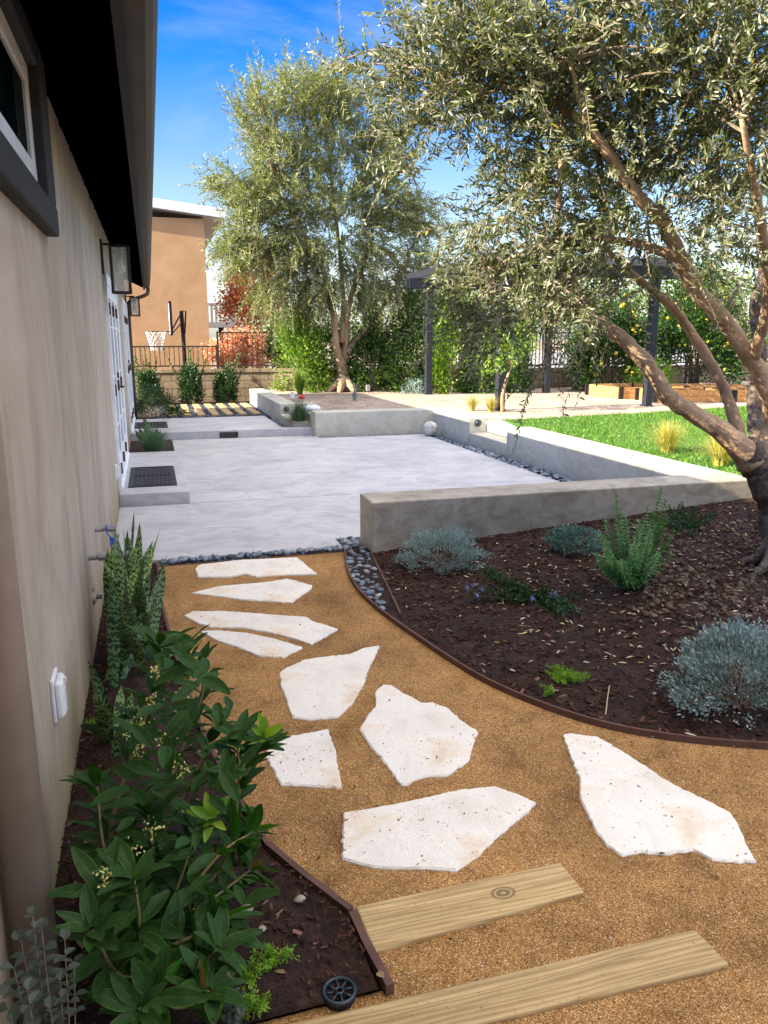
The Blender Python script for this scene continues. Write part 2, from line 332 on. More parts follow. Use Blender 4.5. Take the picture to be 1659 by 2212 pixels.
M['iron']=flat('dark_iron',(.03,.022,.02),.55)
M['bronze']=flat('bronze_hinge',(.09,.045,.025),.4,.6)
M['navy']=flat('slate_post_paint',(.022,.025,.034),.55,spec=.3)
M['galv']=pm('galvanised_pipe',[(.3,(.22,.22,.22)),(.55,(.4,.4,.4)),(.7,(.3,.2,.14))],30,.5,80,.4,.002,metal=.5)
M['bluerub']=flat('blue_plastic',(.02,.12,.55),.4)
M['rubber']=pm('rubber_mat',[(.3,(.012,.014,.018)),(.7,(.03,.034,.042))],30,.5,150,.3,.002)
M['cap']=flat('black_plastic',(.015,.03,.045),.4)
M['darkglass']=None
def glass(name,col,alpha,rough=.02):
    m,t,b=newmat(name); b.inputs['Base Color'].default_value=(*col,1); b.inputs['Roughness'].default_value=rough; b.inputs['Alpha'].default_value=alpha; b.inputs['Specular IOR Level'].default_value=.6
    bump(t,b,noise(t,coords(t),1.5,2),.02,.01); return m
M['darkglass']=glass('window_glass',(.004,.012,.012),1)
M['clear']=glass('clear_glass',(.75,.76,.7),.3)
M['bulb']=glass('bulb_glass',(.9,.86,.74),.9)
M['block']=None
m,t,b=newmat('split_block'); co=coords(t)
br=t.nodes.new('ShaderNodeTexBrick'); mp=t.nodes.new('ShaderNodeMapping'); mp.inputs['Rotation'].default_value=(radians(90),0,0)
tc=t.nodes.new('ShaderNodeTexCoord'); t.links.new(tc.outputs['UV'],br.inputs['Vector'])
br.inputs['Color1'].default_value=(.30,.22,.14,1); br.inputs['Color2'].default_value=(.38,.29,.19,1); br.inputs['Mortar'].default_value=(.13,.10,.075,1)
br.inputs['Scale'].default_value=1; br.inputs['Brick Width'].default_value=.4; br.inputs['Row Height'].default_value=.2; br.inputs['Mortar Size'].default_value=.009; br.inputs['Bias'].default_value=0
c=mix(t,br.outputs['Color'],ramp(t,noise(t,co,5,7,.7),[(.3,(.65,.65,.65)),(.7,(1.15,1.15,1.15))]),1.0,'MULTIPLY')
t.links.new(c,b.inputs['Base Color']); b.inputs['Roughness'].default_value=.9
iv=t.nodes.new('ShaderNodeMath'); iv.operation='SUBTRACT'; iv.inputs[0].default_value=1; t.links.new(br.outputs['Fac'],iv.inputs[1])
n=bump(t,b,iv.outputs[0],.8,.015); bump(t,b,noise(t,co,30,6,.7),.7,.015,n); M['block']=m
M['bark']=pm('olive_bark',[(.25,(.22,.14,.08)),(.5,(.46,.31,.185)),(.75,(.58,.42,.27))],7,.85,30,.9,.012,stretch=(1,1,.35),det=8,fine=60,finec=[(.3,(.8,.8,.8)),(.7,(1.1,1.1,1.1))])
M['trunkbark']=pm('rough_bark',[(.3,(.05,.04,.032)),(.5,(.14,.105,.08)),(.72,(.27,.21,.16))],16,.9,26,1.0,.04,stretch=(1,1,.3),det=8,dist=1.5)
M['twig']=flat('twig',(.2,.15,.10),.8)
M['stem']=flat('green_stem',(.18,.15,.05),.6)
M['olive']=leafmat('olive_leaf',[(0,(.03,.045,.012)),(.5,(.085,.11,.028)),(.85,(.17,.19,.06)),(.985,(.26,.26,.10)),(1,(.6,.38,.04))],back=(.27,.28,.19),trans=.30,rough=.38,tcol=(1.45,1.5,.55))
M['olive2']=leafmat('far_olive_leaf',[(0,(.05,.08,.015)),(.5,(.15,.19,.035)),(.85,(.27,.30,.07)),(1,(.38,.38,.13))],back=(.26,.28,.16),trans=.32,rough=.5,tcol=(1.5,1.6,.6))
M['glossy']=leafmat('glossy_leaf',[(0,(.007,.036,.006)),(.5,(.032,.12,.011)),(.9,(.09,.22,.018)),(.96,(.17,.30,.02)),(1,(.24,.14,.05))],back=(.03,.075,.02),trans=.18,rough=.42,spec=.1,veins=True)
M['lime']=leafmat('lime_leaf',[(0,(.12,.26,.02)),(.6,(.22,.38,.03)),(1,(.36,.45,.05))],trans=.3,rough=.4)
M['sedum']=leafmat('sedum_leaf',[(0,(.08,.22,.01)),(.6,(.20,.42,.02)),(1,(.35,.5,.04))],trans=.25,rough=.5)
M['bluegrey']=leafmat('blue_grey_leaf',[(0,(.16,.23,.22)),(.5,(.27,.37,.35)),(1,(.42,.52,.49))],trans=.15,rough=.7,tcol=(1,1.1,1))
M['teal']=leafmat('teal_leaf',[(0,(.08,.16,.13)),(.5,(.14,.25,.2)),(1,(.25,.37,.3))],trans=.15,rough=.6,tcol=(1,1.2,1))
M['salvia']=leafmat('salvia_leaf',[(0,(.06,.16,.05)),(.5,(.11,.27,.08)),(1,(.2,.38,.14))],trans=.25,rough=.5)
M['deep']=leafmat('deep_green_leaf',[(0,(.012,.04,.014)),(.5,(.028,.075,.024)),(1,(.06,.12,.035))],trans=.15,rough=.4)
M['citrus']=leafmat('citrus_leaf',[(0,(.012,.04,.008)),(.5,(.03,.085,.014)),(.85,(.08,.16,.025)),(1,(.2,.28,.04))],trans=.25,rough=.4)
M['hedge']=leafmat('hedge_leaf',[(0,(.018,.05,.009)),(.5,(.045,.10,.016)),(.85,(.10,.18,.026)),(1,(.2,.29,.05))],trans=.3,rough=.45)
M['hedgeb']=leafmat('bright_hedge_leaf',[(0,(.07,.14,.015)),(.5,(.15,.26,.025)),(.85,(.25,.36,.045)),(1,(.36,.46,.08))],trans=.35,rough=.45)
M['bgleaf']=leafmat('distant_leaf',[(0,(.08,.12,.035)),(.5,(.14,.20,.06)),(1,(.26,.32,.11))],trans=.35,rough=.6)
M['autumn']=leafmat('autumn_leaf',[(0,(.40,.10,.03)),(.4,(.62,.20,.06)),(.75,(.7,.36,.16)),(1,(.45,.42,.12))],trans=.35,rough=.6,tcol=(1.2,1,.8))
M['dryred']=leafmat('russet_leaf',[(0,(.30,.10,.05)),(.5,(.55,.24,.12)),(1,(.75,.48,.3))],trans=.3,rough=.6,tcol=(1.2,1,.8))
M['grass']=leafmat('lawn_blade',[(0,(.035,.10,.008)),(.5,(.075,.19,.014)),(1,(.20,.31,.045))],trans=.35,rough=.5)
M['ygrass']=leafmat('yellow_grass_blade',[(0,(.22,.22,.03)),(.5,(.45,.42,.06)),(1,(.68,.6,.25))],trans=.3,rough=.6,tcol=(1.2,1.2,.7))
M['dgrass']=leafmat('dark_grass_blade',[(0,(.02,.06,.03)),(.5,(.05,.12,.06)),(1,(.12,.2,.1))],trans=.2,rough=.4)
M['bggrass']=leafmat('blue_green_blade',[(0,(.06,.12,.08)),(.5,(.10,.2,.12)),(1,(.2,.3,.18))],trans=.2,rough=.5)
M['lawnbase']=pm('lawn_base',[(.3,(.05,.13,.015)),(.7,(.10,.23,.03))],3,.9,150,.8,.02)
M['flower']=leafmat('cream_flower',[(0,(.5,.45,.12)),(1,(.8,.72,.35))],trans=.2,rough=.6)
M['blueflower']=leafmat('blue_flower',[(0,(.16,.2,.6)),(1,(.38,.42,.85))],trans=.2,rough=.6)
M['round']=leafmat('round_grey_leaf',[(0,(.010,.024,.016)),(.5,(.022,.045,.030)),(1,(.06,.085,.055))],back=(.05,.065,.045),trans=.12,rough=.6,tcol=(1,1.1,1))
M['brown']=leafmat('brown_leaf',[(0,(.12,.07,.03)),(1,(.3,.2,.1))],trans=.1,rough=.7)
M['clod']=pm('clay_clod',[(.3,(.06,.04,.028)),(.55,(.13,.09,.06)),(.75,(.22,.16,.11))],20,.95,60,.8,.01)
M['pale']=pm('pale_rock',[(.3,(.25,.20,.15)),(.7,(.48,.42,.34))],20,.85,60,.5,.005)
M['lemon']=flat('lemon_skin',(.6,.5,.03),.4)
M['ballm']=pm('scuffed_ball',[(.3,(.5,.47,.42)),(.6,(.68,.66,.62))],14,.6,60,.1,.002)
M['red']=flat('red_plastic',(.6,.02,.02),.4)
M['net']=flat('white_net',(.72,.72,.72),.7)
# snake plant leaf: wavy cross bands
m,t,b=newmat('snake_leaf'); tc=t.nodes.new('ShaderNodeTexCoord'); sx=t.nodes.new('ShaderNodeSeparateXYZ'); t.links.new(tc.outputs['UV'],sx.inputs[0])
mp=t.nodes.new('ShaderNodeMapping'); mp.inputs['Scale'].default_value=(2.0,6.5,1); t.links.new(tc.outputs['UV'],mp.inputs[0])
wv=t.nodes.new('ShaderNodeTexWave'); wv.bands_direction='Y'; wv.inputs['Scale'].default_value=.75; wv.inputs['Distortion'].default_value=9; wv.inputs['Detail'].default_value=2.5; wv.inputs['Detail Scale'].default_value=2.2; t.links.new(mp.outputs[0],wv.inputs['Vector'])
c=ramp(t,wv.outputs['Fac'],[(.2,(.012,.04,.014)),(.45,(.045,.11,.03)),(.75,(.16,.26,.12))])
a=t.nodes.new('ShaderNodeAttribute'); a.attribute_name='tone'
c=mix(t,c,ramp(t,a.outputs['Fac'],[(0,(.7,.9,.8)),(.5,(1,1,1)),(.9,(1.5,1.3,.8)),(1,(1.9,1.6,.8))]),1.0,'MULTIPLY')
t.links.new(c,b.inputs['Base Color']); b.inputs['Roughness'].default_value=.4; M['snake']=m
# ------------------------------------------------------------ ground surfaces
def edging_curve(P,n=8): return smoothpath(P,n)
RE=edging_curve([(1.385,5.78),(1.27,5.2),(1.235,4.8),(1.25,4.44),(1.30,4.08),(1.43,3.41),(1.55,3.06),(1.74,2.74),(1.98,2.52),(2.34,2.33),(2.9,2.1),(3.6,1.9)])
LE=edging_curve([(-.04,5.78),(-.03,5.0),(.03,4.0),(.13,3.0),(.27,2.27)])
def re_dist(x,y):
    d=np.hypot(RE[:,0]-x,RE[:,1]-y); return d.min()
def bedz(x,y): return .02+.066*re_dist(x,y)
def BED(px,py):
    z=.1
    for _ in range(12):
        p=G(px,py,z); z=bedz(p[0],p[1])
    return np.array([p[0],p[1],z])
g=Geo(); g.add([(-400,-400,-.12),(400,-400,-.12),(400,900,-.12),(-400,900,-.12)],[[0,1,2,3]]); g.build('ground',M['earth'],kind='structure')
# path of decomposed granite
pp=[(-.03,5.76)]+[(x,y) for x,y in LE]+[(.46,1.89),(.48,1.62),(.05,1.61),(.05,-.5),(4.2,-.5)]+[(x,y) for x,y in RE[::-1]]
g=Geo(); g.prism(pp,-.1,0.0); g.build('path',M['dg'],kind='structure')
# left mulch bed between house and path
lb=[(-.04,5.8),*[(x-.0,y) for x,y in LE],(.46,1.89),(.475,1.61),(.06,1.605),(.06,.2)]
lb=np.array(lb); nv=14; V=[]
for x,y in lb:
    for j in range(nv):
        s=j/(nv-1); xx=-.38+(x-.012+.38)*s
        V.append((xx,y,.012+.03*sin(s*pi)+R.normal(0,.004)))
g=Geo(); g.grid(np.array(V),len(lb),nv); g.build('mulch_bed',M['soil'],smooth=True,kind='structure')
# right bed rising away from the path, up to the low wall
def loft_bed():
    V=[]; E=RE; n=len(E); nv=46
    back=[]
    for i,(x,y) in enumerate(E):
        t=i/(n-1)
        a=np.array([1.6,5.72]); b_=np.array([8.0,5.72]); 
        back.append(a+(b_-a)*min(1,t*1.25) if t<.8 else np.array([8.0,5.72-(t-.8)/.2*4.0]))
    for i in range(n):
        p=E[i]; q=back[i]
        for j in range(nv):
            s=(j/(nv-1))**1.15; x,y=p+(q-p)*s
            V.append((x,y,bedz(x,y)+(R.normal(0,.006) if j else -.004)))
    return np.array(V),n,nv
V,nu,nv=loft_bed(); g=Geo(); g.grid(V,nu,nv); g.build('planting_bed',M['soil'],smooth=True,kind='structure')
# patio slab
g=Geo(); g.prism([(-.38,5.87),(1.385,5.87),(1.385,6.12),(4.48,6.12),(4.48,12.7),(2.64,12.7),(2.64,13.09),(.26,13.09),(.26,10.93),(.30,10.93),(.30,7.9),(-.38,7.9)],-.1,.02)
g.build('patio',M['patio'],kind='structure',bevel=.006)
g=Geo(); g.box(.31,4.47,7.897,7.903,.0165,.0205); g.build('patio_joint',M['fascia'],kind='structure')
n=46; g=Geo(); P=np.stack([R.uniform(.4,4.4,n),R.uniform(6.2,12.6,n),np.full(n,.023)],1); a=R.uniform(0,6.28,n)
g.leaves(P,np.stack([np.cos(a),np.sin(a),R.normal(0,.05,n)],1),np.stack([R.normal(0,.2,n),R.normal(0,.2,n),np.ones(n)],1),R.uniform(.02,.045,n),.009,bend=.05); g.build('patio_leaves',M['brown'],kind='stuff',label='few tiny dry leaves blown onto the patio slab',cat='leaf litter')
# trenches under the pebbles
g=Geo(); g.box(-.1,1.42,5.74,5.88,-.1,-.02); g.box(1.24,1.56,4.3,6.13,-.1,-.015); g.box(4.47,4.73,5.9,12.9,-.1,-.02); g.box(2.6,4.8,12.69,12.86,-.1,-.02); g.box(2.09,2.62,13.27,15.6,-.1,.06)
g.build('pebble_trench',M['soil'],kind='structure')
# gravel yard (raised) and lawn
g=Geo(); g.prism([(2.64,13.2),(4.8,13.2),(5.32,11.25),(8.3,11.7),(11.4,12.4),(22,14.5),(22,24),(2.64,24)],-.1,.38); g.build('gravel_yard',M['gravel'],kind='structure')
g=Geo(); g.prism([(5.08,5.5),(8,5.5),(25,2),(25,15.2),(22,14.5),(11.4,12.4),(8.3,11.7),(5.32,11.25),(5.3,11.3),(5.0,9.9)],-.1,.376); g.build('lawn_ground',M['lawnbase'],kind='structure')
g=Geo(); g.prism([(-1,15.41),(2.1,15.41),(2.3,16),(2.3,19.4),(2.64,19.4),(2.64,24),(-1,24)],-.1,.07); g.build('soil_strip',M['soil'],kind='structure')
g=Geo(); g.prism([(-.38,10.93),(.25,10.93),(.25,13.09),(-.38,13.09)],-.1,.03); g.build('door_planter_soil',M['soil'],kind='structure')
n=26000; x=R.uniform(5.12,13.5,n); y=R.uniform(5.6,12.9,n)
ymax=np.interp(x,[5.3,8.3,11.4,14],[11.25,11.7,12.4,13]); k=(y<ymax)&((x>5.3)|(y<9.9)); x=x[k];y=y[k]; n=len(x)
g=Geo(); D=np.stack([R.normal(0,.45,n),R.normal(0,.45,n),np.ones(n)],1); g.leaves(np.stack([x,y,np.full(n,.37)],1),D,R.normal(0,1,(n,3)),R.uniform(.03,.075,n),.010,simple=True)
n=60000; x=R.uniform(5.12,13.5,n); y=R.uniform(5.6,12.9,n)
ymax=np.interp(x,[5.3,8.3,11.4,14],[11.25,11.7,12.4,13]); k=(y<ymax)&((x>5.3)|(y<9.9)); x=x[k];y=y[k]; n=len(x)
D=np.stack([R.normal(0,.5,n),R.normal(0,.5,n),np.ones(n)],1); g.leaves(np.stack([x,y,np.full(n,.37)],1),D,R.normal(0,1,(n,3)),R.uniform(.03,.06,n),.009,simple=True)
g.build('lawn_grass',M['grass'],kind='stuff',label='short bright green lawn grass beyond the low wall',cat='grass')
# ------------------------------------------------------------ low concrete walls, steps, platform
g=Geo(); g.prism([(1.55,5.55),(5.1,5.55),(5.1,5.93),(4.72,5.93),(1.55,5.93)],-.1,.43)
g.build('low_wall',M['wallc'],base=(3.3,5.7,0),bevel=.012,label='low grey plastered wall with square end beside the dark mulch bed',cat='low wall')
g=Geo(); g.prism([(4.72,5.935),(5.1,5.935),(5.1,9.9),(4.72,9.9)],-.1,.427)
g.build('low_wall',M['wallc2'],base=(4.9,8,0),bevel=.012,label='pale low wall between the lawn and the patio pebbles, beside the yellow grasses',cat='low wall')
g=Geo(); g.prism([(4.72,11.25),(5.3,11.25),(5.3,11.6),(5.1,11.6),(5.1,13.22),(2.6,13.22),(2.6,12.85),(4.72,12.85)],-.1,.43)
g.build('low_wall',M['wallc2'],base=(4,13,0),bevel=.012,label='stained low wall behind the white ball, turning toward the lawn steps',cat='low wall')
g=Geo(); g.prism([(2.3,14.7),(3.0,14.7),(3.0,15.1),(2.64,15.1),(2.64,19.45),(2.3,19.45)],-.1,.43)
g.build('low_wall',M['wallc2'],base=(2.5,17,0),bevel=.012,label='sunlit narrow low wall beside the wooden planks, farthest from the mulch bed',cat='low wall')
g=Geo(); g.box(4.73,5.02,9.905,11.245,-.1,.2); g.box(5.02,5.30,9.905,11.245,-.1,.372)
g.build('concrete_steps',M['wallc2'],base=(5,10.5,0),bevel=.008,label='concrete steps in the wall gap leading up to the lawn',cat='steps')
g=Geo(); g.box(2.3,2.6,13.3,14.695,-.1,.24); g.box(2.6,2.9,13.225,14.695,-.1,.372)
g.build('concrete_steps',M['wallc2'],base=(2.5,14,0),bevel=.008,label='concrete steps behind the dark grass tuft going up to the gravel',cat='steps')
g=Geo(); g.box(-.38,.30,7.92,10.9,-.05,.145); g.build('door_step',M['patio'],base=(0,9.4,0),bevel=.01,label='concrete door step carrying the nearer black mat',cat='step')
pf=empty('platform',(1.2,14,0),'broad raised concrete platform at the far end of the patio, planks behind it','platform')
g=Geo(); g.prism([(-.38,13.1),(2.64,13.1),(2.64,13.28),(2.1,13.28),(2.1,15.4),(-.38,15.4)],-.05,.15); g.build('slab',M['patio'],pf,bevel=.01)
def rnd(c,n,s): return np.asarray(c)+R.normal(0,1,(n,3))*s
# step light in the platform's face
sl=empty('step_light',(1.19,13.09,.08),'rectangular bronze louvred light in the platform riser','light')
g=Geo(); x0,x1,z0,z1=1.03,1.33,.035,.12
g.box(x0,x1,13.075,13.098,z0,z0+.012); g.box(x0,x1,13.075,13.098,z1-.012,z1); g.box(x0,x0+.03,13.076,13.098,z0+.012,z1-.012); g.box(x1-.03,x1,13.076,13.098,z0+.012,z1-.012); g.build('frame',M['iron'],sl)
g=Geo(); 
for i in range(4): g.box(x0+.03,x1-.03,13.082,13.095,z0+.017+i*.013,z0+.023+i*.013)
g.build('louvre',M['iron'],sl)
def wall_disc(loc,lab):
    e=empty('wall_light',loc,lab,'light','round lights on the low walls')
    g=Geo(); l=np.array(loc); g.cyl(l,l+np.array([0,-.02,0]),.055,20); g.build('housing',M['iron'],e,smooth=False)
    g=Geo(); g.ball(l+np.array([0,-.02,0]),.045,.025,.045,16,8); g.build('lens',M['cap'],e,smooth=True)
wall_disc((4.86,11.247,.35),'round dark light on the wall end beside the lawn steps')
wall_disc((2.42,14.697,.33),'round dark light on the wall end beside the platform')
# mats
def mat_at(x0,x1,y0,y1,z,lab):
    e=empty('doormat',((x0+x1)/2,(y0+y1)/2,z),lab,'doormat')
    g=Geo(); g.box(x0,x1,y0,y1,z+.002,z+.010); g.build('base',M['rubber'],e,bevel=.004)
    g=Geo()
    for i in range(3):
        yy=y0+.06+(y1-y0-.12)*i/2.0
        g.box(x0+.03,x1-.03,yy-.006,yy+.006,z+.010,z+.014)
    for i in range(2):
        xx=(x0+.035,x1-.035)[i]; g.box(xx-.005,xx+.005,y0+.07,y1-.07,z+.0105,z+.0135)
    nx,ny=9,12
    for i in range(nx):
        for j in range(ny):
            cx=x0+.07+(x1-x0-.14)*i/(nx-1); cy=y0+.09+(y1-y0-.18)*j/(ny-1)
            g.obox((cx,cy,z+.0115),((cos(.7*(-1)**(i+j)),sin(.7*(-1)**(i+j)),0),(-sin(.7*(-1)**(i+j)),cos(.7*(-1)**(i+j)),0),(0,0,1)),.016,.004,.0022)
    g.build('raised_pattern',M['rubber'],e)
mat_at(-.30,.19,8.25,9.55,.145,'black rubber mat with raised pattern on the nearer door step')
mat_at(-.33,.22,13.75,14.75,.15,'black rubber mat on the far platform behind the plants')
# ------------------------------------------------------------ pebbles
protos=[]
for i in range(6):
    g=Geo(); g.ball((0,0,0),.5,.5*R.uniform(.6,.82),.5*R.uniform(.42,.6),14,9,jit=.015)
    protos.append(g)
pm_meshes=[]
def pebbles_area(n,samp,zc,size,md):
    pts=[]; tries=0
    while len(pts)<n and tries<n*60:
        tries+=1; p=samp(); 
        if all((p[0]-q[0])**2+(p[1]-q[1])**2>md*md for q in pts[-400:]): pts.append(p)
    return [(p[0],p[1],zc,size*R.uniform(.75,1.3)) for p in pts]
def inpoly(x,y,P):
    c=False; j=len(P)-1
    for i in range(len(P)):
        if (P[i][1]>y)!=(P[j][1]>y) and x<(P[j][0]-P[i][0])*(y-P[i][1])/(P[j][1]-P[i][1])+P[i][0]: c=not c
        j=i
    return c
PB=[]
PB+=pebbles_area(64,lambda:(R.uniform(-.02,1.36),R.uniform(5.785,5.845)),.014,.060,.038)
# wedge between path edging, bed edging and wall
wedge=[(x+.02,y) for x,y in RE if y>4.32]; wedge=[p for p in wedge if p[1]<5.75]
wp=[(1.42,6.1),(1.41,5.86),(1.40,5.78)]+wedge+[(1.31,4.38),(1.51,5.5),(1.53,5.6),(1.53,6.1)]
xs=[p[0] for p in wp]; ys=[p[1] for p in wp]
def sw():
    while True:
        x=R.uniform(min(xs),max(xs)); y=R.uniform(min(ys),max(ys))
        if inpoly(x,y,wp): return (x,y)
PB+=pebbles_area(150,sw,.0,.062,.041)
PB+=[(a,b,c+.02,d) for a,b,c,d in pebbles_area(45,sw,.0,.058,.07)]
PB+=pebbles_area(150,lambda:(R.uniform(4.5,4.7),R.uniform(8.0,12.8)),.0,.078,.062)
PB+=pebbles_area(44,lambda:(R.uniform(2.7,4.6),R.uniform(12.73,12.83)),.0,.075,.055)
PB+=pebbles_area(60,lambda:(R.uniform(2.12,2.29) if R.random()<.75 else R.uniform(2.1,2.6),R.uniform(13.32,15.3)),.08,.07,.058)
PB.sort(key=lambda p:p[0]**2+p[1]**2)
lab='smooth blue grey river pebble lying in a strip edging the patio'
pmesh=[]
for g in protos:
    o=g.build('river_pebble',M['pebble'],smooth=True); pmesh.append(o)
first=set(range(6))
for i,(x,y,z,s) in enumerate(PB[:300]):
    src=pmesh[i%6]; o=src if i<6 else src.copy()
    if i>=6: C.objects.link(o)
    o.location=(x,y,z+R.uniform(0,.012)); o.scale=(s,s,s); o.rotation_euler=(R.normal(0,.25),R.normal(0,.25),R.uniform(0,6.28))
    tag(o,lab,'pebble','river pebbles edging the patio')
g=Geo()
for x,y,z,s in PB[300:]: g.ball((x,y,z),s/2,s*.36,s*.28,9,6)
# bed of small under-stones in all trenches
for k in range(520):
    z=R.random()
    if z<.3: x,y=R.uniform(4.5,4.7),R.uniform(8,12.8)
    elif z<.5: x,y=R.uniform(2.7,4.6),R.uniform(12.72,12.84)
    elif z<.8: x,y=sw()
    else: x,y=R.uniform(-.03,1.36),R.uniform(5.775,5.86)
    g.ball((x,y,-.012),.022,.018,.013,7,5)
g.build('small_river_pebbles',M['pebble'],smooth=True,kind='stuff',label='small blue grey river pebbles filling the gaps between larger ones',cat='pebbles')
# ------------------------------------------------------------ steel edging
def ribbon(P,wd,z0,z1,zf=None):
    P=np.array(P,float); T=np.gradient(P,axis=0); T/=np.linalg.norm(T,axis=1)[:,None]; N=np.stack([-T[:,1],T[:,0]],1); n=len(P)
    a=P+N*wd/2; b_=P-N*wd/2
    V=[];F=[]
    for i in range(n): V+=[(*a[i],z0),(*b_[i],z0),(*b_[i],z1),(*a[i],z1)]
    for i in range(n-1):
        for k in range(4): F.append([4*i+k,4*i+(k+1)%4,4*i+4+(k+1)%4,4*i+4+k])
    F+=[[3,2,1,0],[4*n-4,4*n-3,4*n-2,4*n-1]]
    g=Geo(); g.add(V,F); return g
ribbon([p for p in RE],.014,-.08,.03).build('steel_edging',M['rust'],base=(1.3,4,0),label='long curved rusty steel edging between the granite path and the mulch bed',cat='edging')
ribbon([(-.03,5.75),(.5,5.755),(1.37,5.76)],.012,-.08,.006).build('steel_edging',M['rust'],base=(.6,5.77,0),label='straight rusty steel edging along the pebbles at the end of the path',cat='edging')
ribbon([(1.345,4.2),(1.42,4.7),(1.49,5.2),(1.54,5.545)],.012,-.08,.04).build('steel_edging',M['rust'],base=(1.45,4.8,0),label='short rusty edging between the pebble wedge and the dark mulch',cat='edging')
ribbon(list(LE),.016,-.08,.03).build('steel_edging',M['rust'],base=(.05,4,0),label='rusty edging beside the snake plant, between left bed and path',cat='edging')
ribbon([(.272,2.262),(.36,2.08),(.46,1.895)],.02,-.08,.034).build('steel_edging',M['rust'],base=(.36,2.1,0),label='slanting rusty edging piece running to the corner of the nearer left bed',cat='edging')
ribbon([(.462,1.88),(.47,1.76),(.49,1.60)],.022,-.08,.034).build('steel_edging',M['rust'],base=(.48,1.7,0),label='short rusty edging piece between the two timbers and the left bed',cat='edging')
# ------------------------------------------------------------ stepping stones
def Z2(P,ox=400,oy=1340,s=1.659): return [((ox+x/s)/1.1573,(oy+y/s)/1.1573) for x,y in P]
ST=[
(Z2([(145,133),(165,118),(330,98),(570,88),(655,158),(520,160),(400,168),(355,155),(290,168),(158,170)]),'wide white flagstone nearest the pebble strip at the patio end'),
(Z2([(130,235),(240,208),(440,190),(530,176),(632,203),(628,215),(545,275),(350,262),(200,244)]),'pointed white flagstone, second from the patio end of the path'),
(Z2([(98,330),(130,312),(270,310),(610,335),(640,355),(680,365),(738,384),(628,447),(540,420),(440,395),(340,378),(210,378),(170,365)]),'long bent white flagstone, the upper one of the touching pair'),
(Z2([(165,393),(240,390),(370,402),(480,425),(592,460),(510,502),(410,495),(330,462),(235,432)]),'slim curved white flagstone just below the long bent one'),
(Z2([(494,566),(520,545),(605,510),(700,497),(790,488),(850,462),(910,453),(900,480),(860,560),(850,600),(800,690),(740,748),(640,757),(610,758),(548,750),(520,665),(500,620)]),'white flagstone with one sharp upper horn in mid path'),
(Z2([(895,640),(925,615),(960,618),(1000,645),(1050,668),(1085,690),(1130,688),(1190,710),(1280,785),(1320,810),(1300,860),(1283,925),(1200,985),(1180,992),(1110,992),(1050,1010),(1025,1030),(1000,1028),(950,965),(870,865),(825,800),(860,740),(895,700)]),'big many sided flagstone with warm beige tint in the centre of the path'),
(Z2([(430,903),(475,855),(550,825),(650,808),(698,798),(710,845),(730,885),(735,940),(745,985),(757,1042),(640,1035),(500,1028),(465,960)]),'small four sided white flagstone beside the glossy shrub tip'),
(Z2([(762,1145),(860,1130),(940,1115),(1040,1095),(1120,1078),(1250,1048),(1390,1036),(1470,1062),(1560,1103),(1520,1145),(1450,1200),(1380,1265),(1310,1330),(1230,1385),(1150,1378),(1000,1375),(880,1370),(755,1335),(757,1200)]),'broad white flagstone just above the knotted timber'),
([(1217,1585),(1235,1583),(1290,1590),(1350,1625),(1450,1690),(1530,1730),(1580,1755),(1605,1800),(1615,1825),(1635,1860),(1600,1862),(1540,1855),(1500,1835),(1440,1843),(1385,1838),(1345,1847),(1310,1825),(1285,1790),(1265,1750),(1252,1720),(1252,1680),(1235,1640)],'largest white flagstone, a long wedge at the right of the path'),
]
for poly,labl in ST:
    P=[G(x,y,.010)[:2] for x,y in poly]; Q=[]
    for i in range(len(P)):
        a,b_=P[i],P[(i+1)%len(P)]; k=max(2,int(np.linalg.norm(b_-a)/.018))
        for j in range(k):
            q=a+(b_-a)*j/k
            if j: q=q+R.normal(0,.0022,2)
            Q.append(q)
    Q=np.array(Q); c=Q.mean(0)
    ar=sum(Q[i-1][0]*Q[i][1]-Q[i][0]*Q[i-1][1] for i in range(len(Q)))
    if ar<0: Q=Q[::-1]
    n=len(Q); top=.0102+R.normal(0,.0004,n)
    dirs=(c-Q)/(np.linalg.norm(c-Q,axis=1)[:,None])
    ins=Q+dirs*R.uniform(.003,.008,(n,1))
    V=[(x,y,-.03) for x,y in Q+R.normal(0,.002,(n,2))]+[(x,y,z-.006) for (x,y),z in zip(Q,top)]+[(x,y,z) for (x,y),z in zip(ins,np.full(n,.0105))]
    F=[[i,(i+1)%n,n+(i+1)%n,n+i] for i in range(n)]+[[n+i,n+(i+1)%n,2*n+(i+1)%n,2*n+i] for i in range(n)]+[list(range(2*n,3*n))]
    g=Geo(); g.add(V,F); g.build('stepping_stone',M['stone'],base=(c[0],c[1],0),label=labl,cat='stepping stone',group='flagstones set in the path')
# timbers
def timber(c4,lab,mt,zt):
    P=[G(x,y,zt)[:2] for x,y in c4]; c=np.mean(P,0)
    g=Geo(); g.prism(P,-.09,zt)
    return g.build('timber_step',mt,base=(c[0],c[1],0),bevel=.006,label=lab,cat='timber',group='timbers set in the path')
kx=G(1087,1925,.02); P1=[(768,1957),(1209,1861),(1263,1926),(808,2054)]
c1=np.mean([G(x,y,.014)[:2] for x,y in P1],0)
M['timberk']=wood('knotted_timber',(.40,.275,.12),(.49,.345,.155),(.55,.41,.21),knot=(kx[0]-c1[0],kx[1]-c1[1],0))
timber(P1,'shorter weathered timber with a big round knot across the path',M['timberk'],.014)
timber([(470,2246),(1501,2006),(1577,2083),(450,2345)],'longer weathered timber at the very bottom, without a knot',M['timber'],.014)
